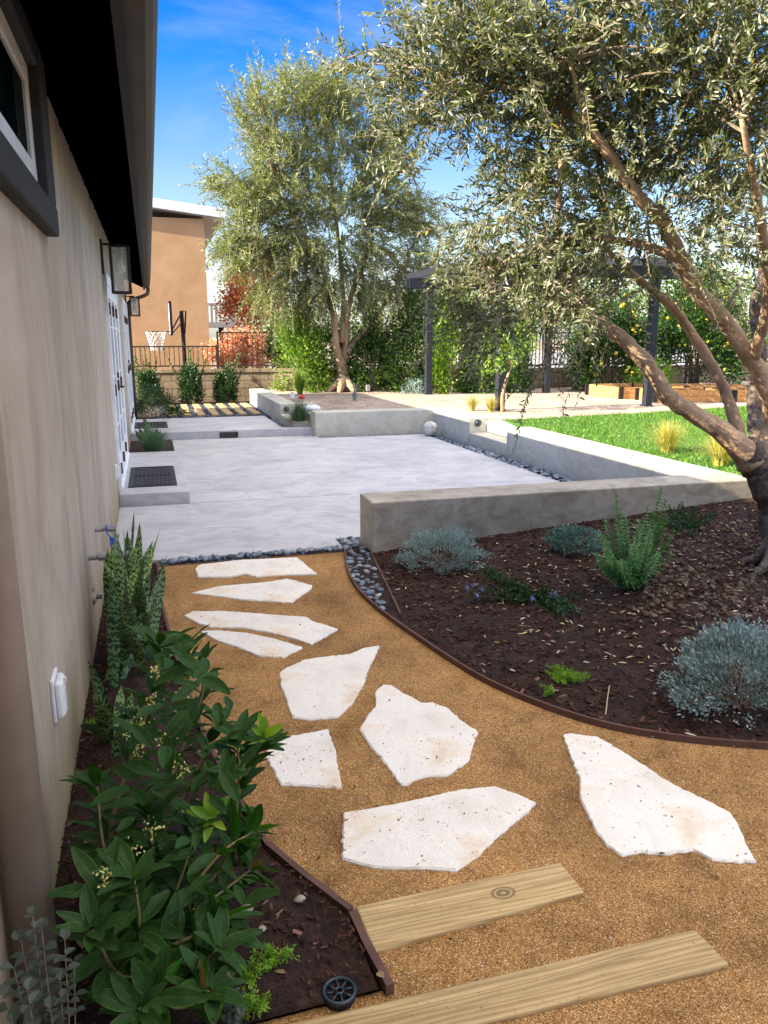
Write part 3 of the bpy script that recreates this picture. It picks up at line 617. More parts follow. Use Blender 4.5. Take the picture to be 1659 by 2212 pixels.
# planks by the far wall
pl=None; k=0
for i in range(7):
    for j in range(2):
        x=.38+i*.285+(.03 if j else 0); y0=(16.5,17.95)[j]; 
        g=Geo()
        if pl is None:
            g.box(x-.075,x+.075,y0,y0+1.38,.05,.10); pl=g.build('plank',M['plank'],base=(x,y0+.7,.07),bevel=.005); o=pl
        else:
            o=pl.copy(); C.objects.link(o); o.location=(x,y0+.7,.07); o.rotation_euler=(0,0,R.normal(0,.012))
        tag(o,('%s plank from the doors in the far sunlit row behind the platform' if j else '%s plank from the doors in the near row touching the platform')%('first','second','third','fourth','fifth','sixth','seventh')[i],'plank','wooden planks laid behind the platform')
n=900; g=Geo(); x=R.uniform(0,2.3,n); y=R.uniform(16.0,19.6,n)
for a,b_ in zip(x,y): g.ball((a,b_,.075),R.uniform(.015,.04),.02,.012,6,4)
g.build('gap_gravel',M['pebble'],kind='stuff',label='grey gravel between the wooden planks',cat='gravel')
# ------------------------------------------------------------ scattered mulch, grit, litter
def chips(n,samp,zf,name,lab,L=(.012,.05)):
    P=np.array([samp() for _ in range(n)]); z=np.array([zf(x,y) for x,y in P]); a=R.uniform(0,6.28,n); l=R.uniform(*L,n)*R.uniform(.5,1,n)
    D=np.stack([np.cos(a),np.sin(a),R.normal(0,.25,n)],1); N=np.stack([R.normal(0,.35,n),R.normal(0,.35,n),np.ones(n)],1)
    D/=np.linalg.norm(D,axis=1)[:,None]; B=np.cross(N,D); B/=np.linalg.norm(B,axis=1)[:,None]; N=np.cross(D,B)
    Pc=np.stack([P[:,0],P[:,1],z+R.uniform(.0,.010,n)],1); w_=l*R.uniform(.12,.35,n); h=l*.1+.0012
    V=[]
    for sz in(-1,1):
        for sy in(-1,1):
            for sx in(-1,1):
                V.append(Pc+D*(l/2*sx*R.uniform(.7,1,n))[:,None]+B*(w_/2*sy)[:,None]+N*(h/2*sz)[:,None])
    V=np.stack(V,1); o=np.arange(n)[:,None,None]*8
    F=(o+np.array([[(4,5,7,6),(0,1,5,4),(2,6,7,3),(0,4,6,2),(1,3,7,5)]])).reshape(-1,4)
    g=Geo(); g.add(V.reshape(-1,3),[F],tone=np.clip(R.beta(1.6,2.6,n),0,1)); return g.build(name,M['chip'],kind='stuff',label=lab,cat='mulch')
def in_right():
    while True:
        x=R.uniform(1.25,5.6); y=R.uniform(2.05,5.54)
        i=np.argmin(np.hypot(RE[:,0]-x,RE[:,1]-y)); j=min(i+1,len(RE)-1); i0=max(j-2,0)
        t=RE[j]-RE[i0]; q=np.array([x,y])-RE[i]
        if t[0]*q[1]-t[1]*q[0]>.01*np.linalg.norm(t) and not inpoly(x,y,wp) and x>1.3+.0*y and (x>1.545-(5.55-y)*.145+.01 or y<4.2): return (x,y)
chips(19000,in_right,bedz,'bark_mulch','dark brown shredded bark mulch covering the right hand bed')
def in_left():
    while True:
        y=R.uniform(1.0,5.75); xm=np.interp(y,[1.4,1.64,1.89,2.27,3,4,5,5.8],[.5,.48,.46,.27,.13,.03,-.03,-.04])-.015
        x=R.uniform(-.38,.5)
        if x<(xm if y>1.615 else .04): return (x,y)
chips(5200,in_left,lambda x,y:.025,'bark_mulch','dark mulch covering the narrow bed by the house wall',L=(.01,.035))
def in_path():
    while True:
        y=2.9-abs(R.normal(0,.9)) if R.random()<.6 else R.uniform(1.2,5.7); 
        if y<1.3: continue
        x=R.uniform(-.02,3.4); 
        xm=np.interp(y,[1.4,1.64,1.89,2.27,3,4,5,5.8],[.5,.48,.46,.27,.13,.03,-.03,-.04])+.015
        xr=np.interp(y,[2.1,2.33,2.52,2.74,3.06,3.41,4.08,4.8,5.78],[2.9,2.34,1.98,1.74,1.55,1.43,1.3,1.235,1.38])-.015
        if xm<x<xr: return (x,y)
n=9000; P=np.array([in_path() for _ in range(n)]); s=R.uniform(.0012,.0042,n)*np.where(R.random(n)<.04,1.7,1)
O=np.array([(1,0,0),(-1,0,0),(0,1,0),(0,-1,0),(0,0,1),(0,0,-1)],float)
zz=np.full(n,.001); zz[:700]=.0118; V=np.stack([P[:,0],P[:,1],zz],1)[:,None,:]+O[None]*s[:,None,None]*R.uniform(.6,1.3,(n,6,1))
F=(np.arange(n)[:,None,None]*6+np.array([[(0,2,4),(2,1,4),(1,3,4),(3,0,4),(2,0,5),(1,2,5),(3,1,5),(0,3,5)]])).reshape(-1,3)
g=Geo(); g.add(V.reshape(-1,3),[F],tone=R.beta(2,2,n)); g.build('loose_grit',M['grain'],kind='stuff',label='loose golden grit scattered over the granite path',cat='grit')
# fallen olive leaves on the right bed
n=1050; P=[]
while len(P)<n:
    x,y=in_right()
    wgt=.25+.75*(x>1.9)*(y>3.0)*(y<5.2)
    if R.random()<wgt: P.append((x,y,bedz(x,y)+.012))
P=np.array(P); a=R.uniform(0,6.28,n); g=Geo(); g.leaves(P,np.stack([np.cos(a),np.sin(a),R.normal(0,.12,n)],1),np.stack([R.normal(0,.3,n),R.normal(0,.3,n),np.ones(n)],1),R.uniform(.025,.055,n),R.uniform(.006,.011,n),bend=.05)
g.build('leaf_litter',M['litter'],kind='stuff',label='pale fallen olive leaves scattered on the dark mulch',cat='leaf litter')
n=60; g=Geo(); P=np.array([in_left() for _ in range(n)]); a=R.uniform(0,6.28,n)
g.leaves(np.stack([P[:,0],P[:,1],np.full(n,.04)],1),np.stack([np.cos(a),np.sin(a),R.normal(0,.15,n)],1),np.stack([R.normal(0,.3,n),R.normal(0,.3,n),np.ones(n)],1),R.uniform(.02,.06,n),R.uniform(.01,.022,n),bend=.1)
g.build('leaf_litter',M['brown'],kind='stuff',label='brown curled leaves on the bed under the glossy shrub',cat='leaf litter')
n=150; g=Geo(); P=np.array([in_path() for _ in range(n)]); a=R.uniform(0,6.28,n)
g.leaves(np.stack([P[:,0],P[:,1],np.full(n,.013)],1),np.stack([np.cos(a),np.sin(a),R.normal(0,.1,n)],1),np.stack([R.normal(0,.3,n),R.normal(0,.3,n),np.ones(n)],1),R.uniform(.008,.028,n),R.uniform(.004,.008,n),bend=.1,simple=True)
g.build('path_debris',M['chip'],kind='stuff',label='dark specks of bark and dry leaf scattered on the granite path',cat='debris')
# clay clods
g=Geo()
for i in range(1100):
    p=BED(R.uniform(1370,1659),R.uniform(1125,1335))
    if p[1]>5.45: continue
    r=.004+.02*R.random()**2.5; p[:2]+=R.normal(0,.03,2)
    g.ball(p+np.array([0,0,r*.3]),r,r*R.uniform(.7,1.2),r*.7,6,5,jit=.33)
g.build('clay_clods',M['clod'],kind='stuff',label='crumbled tan clay clods on the mulch near the olive trunk',cat='soil')
for px,py,s,l,bb in [(532,1968,.020,'pale rock in the left bed, upper of the two near the edging',0),(648,1945,.017,'small pale rock close to the slanting edging piece',0),(565,2010,.014,'small greyish rock below the glossy shrub leaves',0),(1413,1500,.012,'single pale rock lying on the mulch near the blue grey bush',1)]:
    p=BED(px,py) if bb else G(px,py,.03); g=Geo(); g.ball(p+np.array([0,0,s*.3]),s,s*.75,s*.6,9,6,jit=.12); g.build('rock',M['pale'],base=p,label=l,cat='rock')
p=G(655,884,.372); g=Geo(); g.ball((2.72,13.75,.41),.17,.13,.08,12,8,jit=.08); g.build('boulder',M['white'],base=(2.72,13.75,.372),smooth=True,label='whitish boulder behind the dark grass tuft on the steps',cat='boulder')
g=Geo(); p=G(1310,1505,.06); p=BED(1308,1548); g.tube(smoothpath([p+np.array([0,0,.01]),BED(1312,1515)+np.array([0,0,.02]),BED(1316,1490)+np.array([0,0,.02])],4),.0025,5); g.build('dry_stick',M['litter'],base=p,label='thin pale dry stick lying on the right hand mulch',cat='stick')
# ------------------------------------------------------------ plants: generators
def norm(a): return a/(np.linalg.norm(a,axis=-1,keepdims=True)+1e-9)
def bush(name,base,rx,ry,h,n,L,W,mat_,label,cat='shrub',group=None,clumps=30,up=.5,spread=.28,stems=8,stemr=.006,simple=True,bend=.1,prof=(.3,.72,.8),z0=.1,fl=None,stemmat='twig',part='foliage',jit=.5,ynorm=1):
    base=np.array(base,float); e=empty(name,base,label,cat,group)
    u=norm(R.normal(0,1,(clumps,3))); u[:,2]=np.abs(u[:,2])*1.0; rr=R.uniform(.35,1,(clumps,1))**.5
    cc=u*rr*np.array([rx,ry,h*(1-z0)])+np.array([0,0,h*z0])
    g=Geo(); k=R.integers(0,clumps,n)
    P=cc[k]+R.normal(0,1,(n,3))*np.array([rx,ry,h*.6])*spread; P[:,2]=np.abs(P[:,2])
    D=norm(norm(P-np.array([0,0,h*.25]))*1.0+R.normal(0,jit,(n,3))+np.array([0,0,up]))
    g.leaves(P+base,D,norm(R.normal(0,1,(n,3))+np.array([0,0,.8])),R.uniform(.6,1.15,n)*L,R.uniform(.8,1.15,n)*W,bend=bend,simple=simple,prof=prof,tone=np.clip(R.normal(.45,.2,n)+R.normal(0,.12,clumps)[k],0,1))
    g.build(part,M[mat_],e)
    g=Geo()
    for i in range(stems):
        q=cc[R.integers(clumps)]; g.tube(smoothpath([base+np.array([R.normal(0,.1*rx),R.normal(0,.1*ry),-.01]),base+q*np.array([.4,.4,.5]),base+q],3),[stemr]*1+[stemr*.8]*5+[stemr*.4],5)
    g.build('stems',M[stemmat],e)
    return e
def sprig_plant(name,base,tips,mat_,label,cat,L,W,step,whorl=4,rad=.5,stemr=.002,stemmat='stem',simple=False,bend=.1,z_up=.5,prof=(.3,.72,.8),taper=.5,start=.15,group=None,part='foliage',pj=0):
    """stems from base to each tip, with whorls of leaves along them"""
    base=np.array(base,float); e=empty(name,base,label,cat,group); g=Geo(); gs=Geo()
    for tp in tips:
        tp=np.array(tp,float); b0=base+np.array([R.normal(0,.012),R.normal(0,.012),0]); mid=(b0+tp)/2+np.array([*( (tp-b0)[:2]*.12),R.uniform(0,.02)])
        path=smoothpath([b0,mid,tp],6); gs.tube(path,np.linspace(stemr,stemr*.4,len(path)),5)
        d=np.linalg.norm(np.diff(path,axis=0),axis=1); cum=np.concatenate([[0],np.cumsum(d)]); tot=cum[-1]; n=max(2,int(tot*(1-start)/step))
        for i in range(n+1):
            s=start*tot+(tot*(1-start))*i/n; p=np.array([np.interp(s,cum,path[:,k]) for k in range(3)]); T=norm(tp-mid); f=1-(1-taper)*(i/n)
            a0=R.uniform(0,6.28); a=a0+np.arange(whorl)*2*pi/whorl
            A=norm(np.cross(T,np.array([.3,.2,1.]))); B=np.cross(T,A)
            D=np.outer(np.cos(a),A)+np.outer(np.sin(a),B); D=norm(D*rad*2+T*(z_up+.8*(i==n))+R.normal(0,.15,(whorl,3)))
            g.leaves(np.repeat(p[None],whorl,0)+R.normal(0,1,(whorl,3))*pj,D+R.normal(0,1,(whorl,3))*pj*20,np.repeat(T[None],whorl,0)+R.normal(0,.15,(whorl,3)),L*f*R.uniform(.75,1.15,whorl),W*f,bend=bend,simple=simple,prof=prof)
    g.build(part,M[mat_],e); gs.build('stems',M[stemmat],e); return e
def grass_tuft(name,base,n,h,rad,mat_,label,wd=.006,lean=.5,cat='grass tuft',group=None,plume=0):
    base=np.array(base,float); g=Geo(); a=R.uniform(0,6.28,n); ln=np.abs(R.normal(0,lean,n)); hh=h*R.uniform(.5,1.1,n)
    st=np.stack([np.cos(a),np.sin(a),np.zeros(n)],1); P0=base+st*R.uniform(0,rad*.3,(n,1)); K=5; V=[]
    side=np.stack([-np.sin(a),np.cos(a),np.zeros(n)],1)
    for i in range(K):
        t=i/(K-1); p=P0+st*(hh*ln*t**1.8)[:,None]+np.array([0,0,1])*(hh*(t-.35*ln*t*t*np.minimum(1,ln)))[:,None]
        ww=wd*(1-t*.9)/2
        V+=[p+side*ww,p-side*ww]
    V=np.stack(V,1); o=np.arange(n)[:,None,None]*(2*K)
    F=(o+np.array([[(2*i,2*i+1,2*i+3,2*i+2) for i in range(K-1)]])).reshape(-1,4)
    g.add(V.reshape(-1,3),[F],tone=R.random(n)); return g.build(name,M[mat_],base=base,label=label,cat=cat,group=group)
def strap_leaf(g,b0,tip,wd,bow,tone,nseg=12,twist=0,cup=.25,mi=0,facing=None):
    b0=np.array(b0);tip=np.array(tip); ax=tip-b0; L=np.linalg.norm(ax); d=ax/L
    side=np.cross(d,facing if facing is not None else norm(np.array([R.normal(),R.normal(),.0]))); side=norm(side); nn=np.cross(side,d); V=[];U=[]
    for i in range(nseg+1):
        t=i/nseg; w_=wd*(.55+.45*min(1,t*3))*(1 if t<.7 else max(.02,(1-((t-.7)/.3)**1.8))); a=twist*t
        s=side*cos(a)+nn*sin(a); n_=np.cross(s,d); p=b0+ax*t+nn*bow*sin(pi*t)*L
        for k,u in enumerate((-1,-.5,0,.5,1)):
            V.append(p+s*u*w_/2+n_*cup*w_*(u*u)*.5); U.append((u*.5+.5+tone*7,t*L*2+tone*3))
    g.grid(np.array(V),nseg+1,5,tone=tone,uv=np.array(U),mi=mi)
# snake plants
def snake(name,base,tips,label,wd=.05,spread=.1):
    e=empty(name,base,label,'plant'); base=np.array(base,float); g=Geo(); gb=Geo()
    for i,(tp,wf) in enumerate(tips):
        b0=base+np.array([R.normal(0,spread*.5),R.normal(0,spread),0]); b0[0]=max(b0[0],-.345)
        strap_leaf(g,b0,tp,wd*wf,R.normal(0,.045),R.random(),twist=R.normal(0,.9),facing=norm(np.array([R.normal(0,.35),1,0])))
    g.build('leaves',M['snake'],e,smooth=True); return e
tp=[]
for px,py,Y in [(290,1103,4.15),(302,1128,4.25),(266,1140,4.0),(345,1146,4.3),(330,1168,4.2),(362,1198,4.0),(355,1215,4.05),(250,1150,4.1),(240,1170,3.95),(232,1185,4.0),(280,1160,3.8),(312,1190,3.75),(295,1175,3.9),(258,1185,3.75),(270,1230,3.6),(240,1240,3.65),(325,1235,3.85),(335,1290,3.9),(222,1210,3.8),(305,1265,3.6),(285,1300,3.55),(253,1290,3.55),(318,1320,3.7),(344,1255,4.0),(226,1270,3.9),(275,1145,4.3),(310,1225,4.2),(262,1340,3.5)]:
    q=AY(px,py,Y); q[0]=max(q[0],-.36); tp.append((q,R.uniform(.8,1.15)))
snake('snake_plant',(-.17,3.92,.02),tp,'tall banded snake plant clump by the house wall under the pipes',.060,.15)
tp=[]
for px,py,Y in [(190,1425,3.1),(205,1470,3.0),(262,1480,3.1),(285,1495,3.05),(250,1500,3.2),(175,1565,2.9),(225,1520,2.9),(300,1520,3.1),(270,1540,2.9)]:
    q=AY(px,py,Y); q[0]=max(q[0],-.36); tp.append((q,R.uniform(.8,1.1)))
snake('snake_plant',(-.24,3.05,.02),tp,'small grey banded snake plant between wall outlet and glossy shrub',.055,.05)
tp=[]
for px,py,Y in [(300,925,11.6),(310,900,11.9),(318,912,11.8),(330,935,11.5),(292,930,11.8),(338,925,11.9),(325,950,11.3),(347,930,11.7),(306,945,11.3),(357,935,11.6)]:
    q=AY(px,py,Y); q[0]=max(q[0],-.33); tp.append((q,R.uniform(.8,1.1)))
snake('snake_plant',(-.05,11.7,.03),tp,'small snake plant in the soil pocket beside the nearer door step',.085,.1)
grass_tuft('grass_tuft',(-.03,11.2,.03),1100,.42,.3,'bggrass','fine blue green grass tuft in front of the doorside snake plant',wd=.008,lean=.55)
grass_tuft('grass_tuft',(2.43,13.45,.08),1100,.55,.24,'dgrass','dark green arching grass tuft by the platform steps',wd=.008,lean=.7)
for px,py,lab,h in [(1440,978,'golden grass clump with tall seed stalks on the lawn edge, left of the pair',.5),(1556,1006,'golden grass clump half hidden by the olive trunk',.5)]:
    p=G(px,py,.378); e=grass_tuft('golden_grass',p,900,h*.75,.25,'ygrass',lab,wd=.007,lean=.65,group='golden grasses behind the low wall')
for px,py,lab in [(1020,887,'small golden grass tuft on the gravel, left of the young tree'),(1060,889,'small golden grass tuft touching the young tree trunk')]:
    grass_tuft('golden_grass',G(px,py,.38),420,.28,.15,'ygrass',lab,wd=.009,lean=.6,group='small golden grasses on the gravel')
for c_,lab in [((645,850),'lavender with pale flower spikes by the sunlit narrow wall')]:
    grass_tuft('lavender_plant',G(648,852,.38),420,.55,.2,'hedgeb',lab,wd=.016,lean=.38,cat='plant')
grass_tuft('dry_plant',G(766,865,.38),60,.34,.1,'bluegrey','sparse grey green twiggy plant in the gravel in front of the far olive',wd=.02,lean=.5,cat='plant')
bush('grey_shrub',G(892,850,.38),.22,.22,.32,700,.06,.02,'bluegrey','small silvery shrub on gravel between olive and pergola post',clumps=14)
# bed plants
def pos(px,py): return BED(px,py)
bush('blue_grey_bush',pos(955,1222),.31,.26,.27,5200,.026,.0075,'bluegrey','blue grey cushion bush at the left end of the right bed by the wall',clumps=110,up=.9,spread=.085,stems=24,stemr=.003,jit=.45,group='blue grey bushes in the mulch bed')
bush('grey_green_bush',pos(1240,1190),.2,.17,.2,2600,.024,.013,'teal','small grey green bush against the wall, behind the tall leafy sage',clumps=60,up=.8,spread=.1,stems=18,stemr=.003,group='blue grey bushes in the mulch bed')
bush('blue_grey_bush',pos(1597,1520),.33,.27,.36,9500,.024,.009,'bluegrey','large blue grey bush at the right edge of the picture, near the path',clumps=130,up=.9,spread=.085,stems=30,stemr=.004,jit=.45,group='blue grey bushes in the mulch bed')
b0=pos(1365,1270); tips=[]
for px,py,dy in [(1330,1075,.0),(1428,1060,.05),(1400,1095,0),(1350,1120,-.1),(1300,1160,-.05),(1310,1190,-.15),(1440,1120,.1),(1455,1150,0),(1380,1130,-.1),(1290,1200,-.1),(1450,1200,-.05),(1405,1150,-.2),(1335,1160,.1),(1370,1180,-.2),(1420,1200,-.2),(1345,1215,-.2),(1300,1225,-.1),(1310,1130,.05),(1410,1110,.15),(1437,1085,.1)]:
    tips.append(AY(px,py,b0[1]+dy))
sprig_plant('leafy_sage',b0,tips,'salvia','tall bright green leafy sage with upright stems in the right bed','shrub',.062,.020,.020,6,.75,.0035,'twig',z_up=.7)
b0=pos(1160,1300); tips=[pos(px,py)+np.array([0,0,dz]) for px,py,dz in [(1010,1300,.03),(1050,1240,.03),(1040,1290,.05),(1075,1300,.06),(1100,1275,.07),(1130,1290,.07),(1180,1290,.07),(1200,1310,.05),(1235,1325,.05),(1245,1330,.03),(1255,1295,.03),(1215,1335,.03),(1120,1310,.03),(1050,1265,.1)]]
e=sprig_plant('ceanothus',b0,tips,'deep','low dark green creeper with blue flowers on the mulch','ground shrub',.022,.017,.007,5,.8,.002,'twig',z_up=.4,taper=.8,pj=.016)
for px,py in [(1008,1290),(1022,1283),(1040,1292),(1030,1306),(1150,1315),(1190,1308),(1195,1300),(1200,1306)]:
    p=pos(px,py)+np.array([0,0,.06]); n=26; g=Geo(); g.leaves(p+R.normal(0,.008,(n,3)),R.normal(0,1,(n,3)),R.normal(0,1,(n,3)),.010,.008,simple=True); g.build('flower_cluster',M['blueflower'],e)
def sedum(c,n,r,lab,z,nm='sedum_plant'):
    tips=[]
    c=np.array(c)
    for i in range(n):
        a=R.uniform(0,6.28); rr=r*R.uniform(.1,1); tips.append(c+np.array([cos(a)*rr*1.5,sin(a)*rr,R.uniform(.015,.05)]))
    return sprig_plant(nm,c,tips,'sedum',lab,'plant',.013,.0045,.005,7,.6,.0018,'stem',simple=True,z_up=.8,taper=.8,start=.3,pj=.004)
sedum(pos(1222,1470),40,.09,'lime green trailing sedum on the right hand mulch',.1)
sedum(pos(1190,1500),8,.06,'smaller sparse lime sedum just below the trailing one',.1)
sedum(G(540,2120,.03),12,.05,'bright sedum sprigs under the round leaved grey shrub tips',.03)
sedum(G(600,2080,.03),10,.05,'bright green sedum sprigs in the left bed, above the drain cover',.03)
sedum(G(540,2190,.03),14,.055,'bright sedum sprigs at the bottom edge left of the timber',.03)
sedum(G(200,1580,.03),12,.035,'feathery lime sedum beside the wall outlet and small snake plant',.03)
b0=pos(1480,1150); tips=[pos(px,py)+np.array([0,0,dz]) for px,py,dz in [(1440,1120,.1),(1470,1115,.1),(1500,1120,.08),(1530,1135,.06),(1450,1150,.05),(1500,1165,.05),(1420,1130,.05),(1545,1120,.05)]]
sprig_plant('creeping_shrub',b0,tips,'deep','low creeping green shrub on the mulch left of the big olive trunk','ground shrub',.024,.017,.010,5,.6,.002,'twig',pj=.014)
# glossy shrub in the foreground left
def blade(g,P,D,N,L,W,curl,tone):
    U=[]
    D=norm(np.array(D,float)); B=norm(np.cross(D,N)); N=np.cross(B,D); ns=7; V=[]
    for i in range(ns+1):
        t=i/ns; w_=W/2*(sin(pi*min(1,t*.92+.04))**.8)*(1.12-.3*t); wav=.06*L*sin(t*9+tone*20)
        c=P+D*L*t-N*curl*L*t*t
        for u in (-1,-.5,0,.5,1):
            V.append(c+B*w_*u+N*(abs(u)*w_*.35+wav*u*u*.25*(1 if u>0 else -1))); U.append((u*.5+.5,t))
    g.grid(np.array(V),ns+1,5,tone=tone,uv=np.array(U))
e=empty('glossy_shrub',(-.08,2.0,.02),'large dark glossy leaved shrub with small cream flowers by the house wall','shrub')
g=Geo(); gs=Geo(); gf=Geo(); gl=Geo()
root=np.array([-.08,2.0,.02])
stems=[[(240,1830,2.0),(262,1700,2.05),(300,1590,2.08),(335,1480,2.12),(350,1400,2.15)],
[(330,1830,2.1),(350,1740,2.15),(400,1600,2.25),(440,1480,2.3),(400,1420,2.3)],
[(480,1870,2.05),(500,1760,2.1),(545,1640,2.15),(560,1610,2.15)],
[(480,1870,2.05),(515,1700,2.1),(512,1600,2.1)],
[(300,1950,1.9),(230,1850,1.85),(210,1700,1.95)],
[(300,1950,1.9),(330,1850,1.85),(320,1760,1.9)],
[(330,2000,1.8),(430,1960,1.85),(540,1880,1.95)],
[(300,2000,1.7),(250,2000,1.65),(220,1930,1.6)],
[(330,2050,1.7),(400,2030,1.65),(470,1990,1.7)],
[(300,2050,1.7),(300,1980,1.6),(290,1900,1.6)],
[(350,2000,1.8),(400,1870,1.85),(420,1790,1.9)],
[(350,2000,1.8),(470,1850,1.85),(540,1800,1.95)],
[(300,1900,2.2),(380,1750,2.3),(470,1570,2.4)],
[(300,2100,1.6),(250,2100,1.55),(200,2010,1.5)],[(330,2120,1.6),(420,2090,1.6),(470,2050,1.6)],[(330,2140,1.5),(330,2160,1.5),(300,2180,1.45)],[(350,2150,1.5),(420,2170,1.5),(450,2140,1.5)]]
wh=[]
for st in stems:
    P=[root+R.normal(0,.02,3)*np.array([1,1,0])]+[AY(*q) for q in st]
    path=smoothpath(P,5); gs.tube(path,np.linspace(.007,.0028,len(path)),6)
    vis=path[5:]
    idx=np.arange(len(vis)); 
    for i in idx:
        wh.append((vis[i],norm(vis[min(i+1,len(vis)-1)]-vis[max(i-1,0)]+np.array([0,0,.01])),i==len(vis)-1))
for p,T,last in wh:
    k=7 if last else R.integers(1,4)
    a0=R.uniform(0,6.28)
    for j in range(k):
        a=a0+j*2*pi/k+R.normal(0,.2); A=norm(np.cross(T,np.array([.2,.3,1.]))); B=np.cross(T,A)
        D=norm((A*cos(a)+B*sin(a))*1.0+T*R.uniform(.25,.8)+np.array([0,0,R.normal(.1,.15)]))
        lm=R.uniform(.065,.115); t=R.beta(2,2)*.85
        if R.random()<.012: t=1
        blade(g,p+D*.008,D,norm(T+np.array([0,-.1,.6])),lm,lm*R.uniform(.32,.42),R.uniform(.0,.25),t)
# extra interior leaves
for i in range(210):
    y=R.uniform(1380,2200); xl=np.interp(y,[1380,1500,1700,1900,2200],[335,305,245,220,230]); xr=np.interp(y,[1380,1500,1700,1900,2200],[430,500,540,540,480])
    p=AY(R.uniform(xl,xr),y,R.uniform(1.75,2.35)*(1 if y<1800 else .92)); 
    if p[2]<.05: p[2]=.05+R.uniform(0,.1)
    p[0]=max(p[0],-.33)
    D=norm(R.normal(0,1,3)*np.array([1,1,.5])+np.array([.15,-.3,.15])); lm=R.uniform(.06,.11)
    blade(g,p,D,norm(np.array([R.normal(0,.3),-.3,1])),lm,lm*R.uniform(.33,.42),R.uniform(0,.3),R.beta(2,2)*.8)
g.build('leaves',M['glossy'],e,smooth=True); gs.build('stems',M['stem'],e,smooth=True)
for px,py,Y,k in [(455,1765,1.9,7),(570,1590,2.12,7)]:
    p=AY(px,py,Y)
    for j in range(k):
        a=j*2*pi/k; D=norm(np.array([cos(a)*.8,-.25+.2*sin(a),.55+.6*sin(a)])+R.normal(0,.15,3)); lm=R.uniform(.06,.08)
        blade(gl,p,D,norm(np.array([0,-.8,.6])),lm,lm*.36,.08,R.random())
gl.build('young_leaves',M['lime'],e,smooth=True,label='bright lime young leaves of the glossy shrub')
for px,py,Y in [(290,1585,2.05),(360,1640,2.0),(302,1560,2.06),(332,1510,2.1),(222,1895,1.6),(285,1840,1.8),(335,1450,2.12),(400,1500,2.2),(300,1620,2.04),(350,1600,2.0),(395,1660,2.0),(330,1790,1.85)]:
    p=AY(px,py,Y); p=p+(EYE-p)*.05; n=30; q=p+R.normal(0,.011,(n,3)); gf=Geo(); gf.leaves(q,R.normal(0,1,(n,3)),R.normal(0,1,(n,3)),.009,.006,simple=True); gf.build('flower_cluster',M['flower'],e)
# round leaved plant bottom left corner
tips=[AY(px,py,Y) for px,py,Y in [(70,1975,1.35),(90,2010,1.35),(140,2030,1.4),(130,2120,1.35),(30,2090,1.3),(60,2140,1.25),(110,2180,1.3),(10,2150,1.25),(160,2080,1.45),(45,2030,1.4)]]
sprig_plant('round_leaf_shrub',(-.25,1.25,.03),tips,'round','small grey green shrub with round leaves at the bottom left corner','shrub',.030,.024,.030,2,1.2,.0022,'twig',start=.3,z_up=.3,prof=(.3,.7,.95),bend=.05,taper=.85)
tips=[AY(px,py,Y) for px,py,Y in [(500,2110,1.5),(480,2140,1.5),(520,2150,1.5)]]
sprig_plant('round_leaf_shrub',G(500,2205,.03),tips,'round','tiny round leaved sprig at the bottom edge under the glossy shrub','shrub',.026,.021,.026,2,1.2,.0018,'twig',start=.2,z_up=.3,prof=(.3,.7,.95))
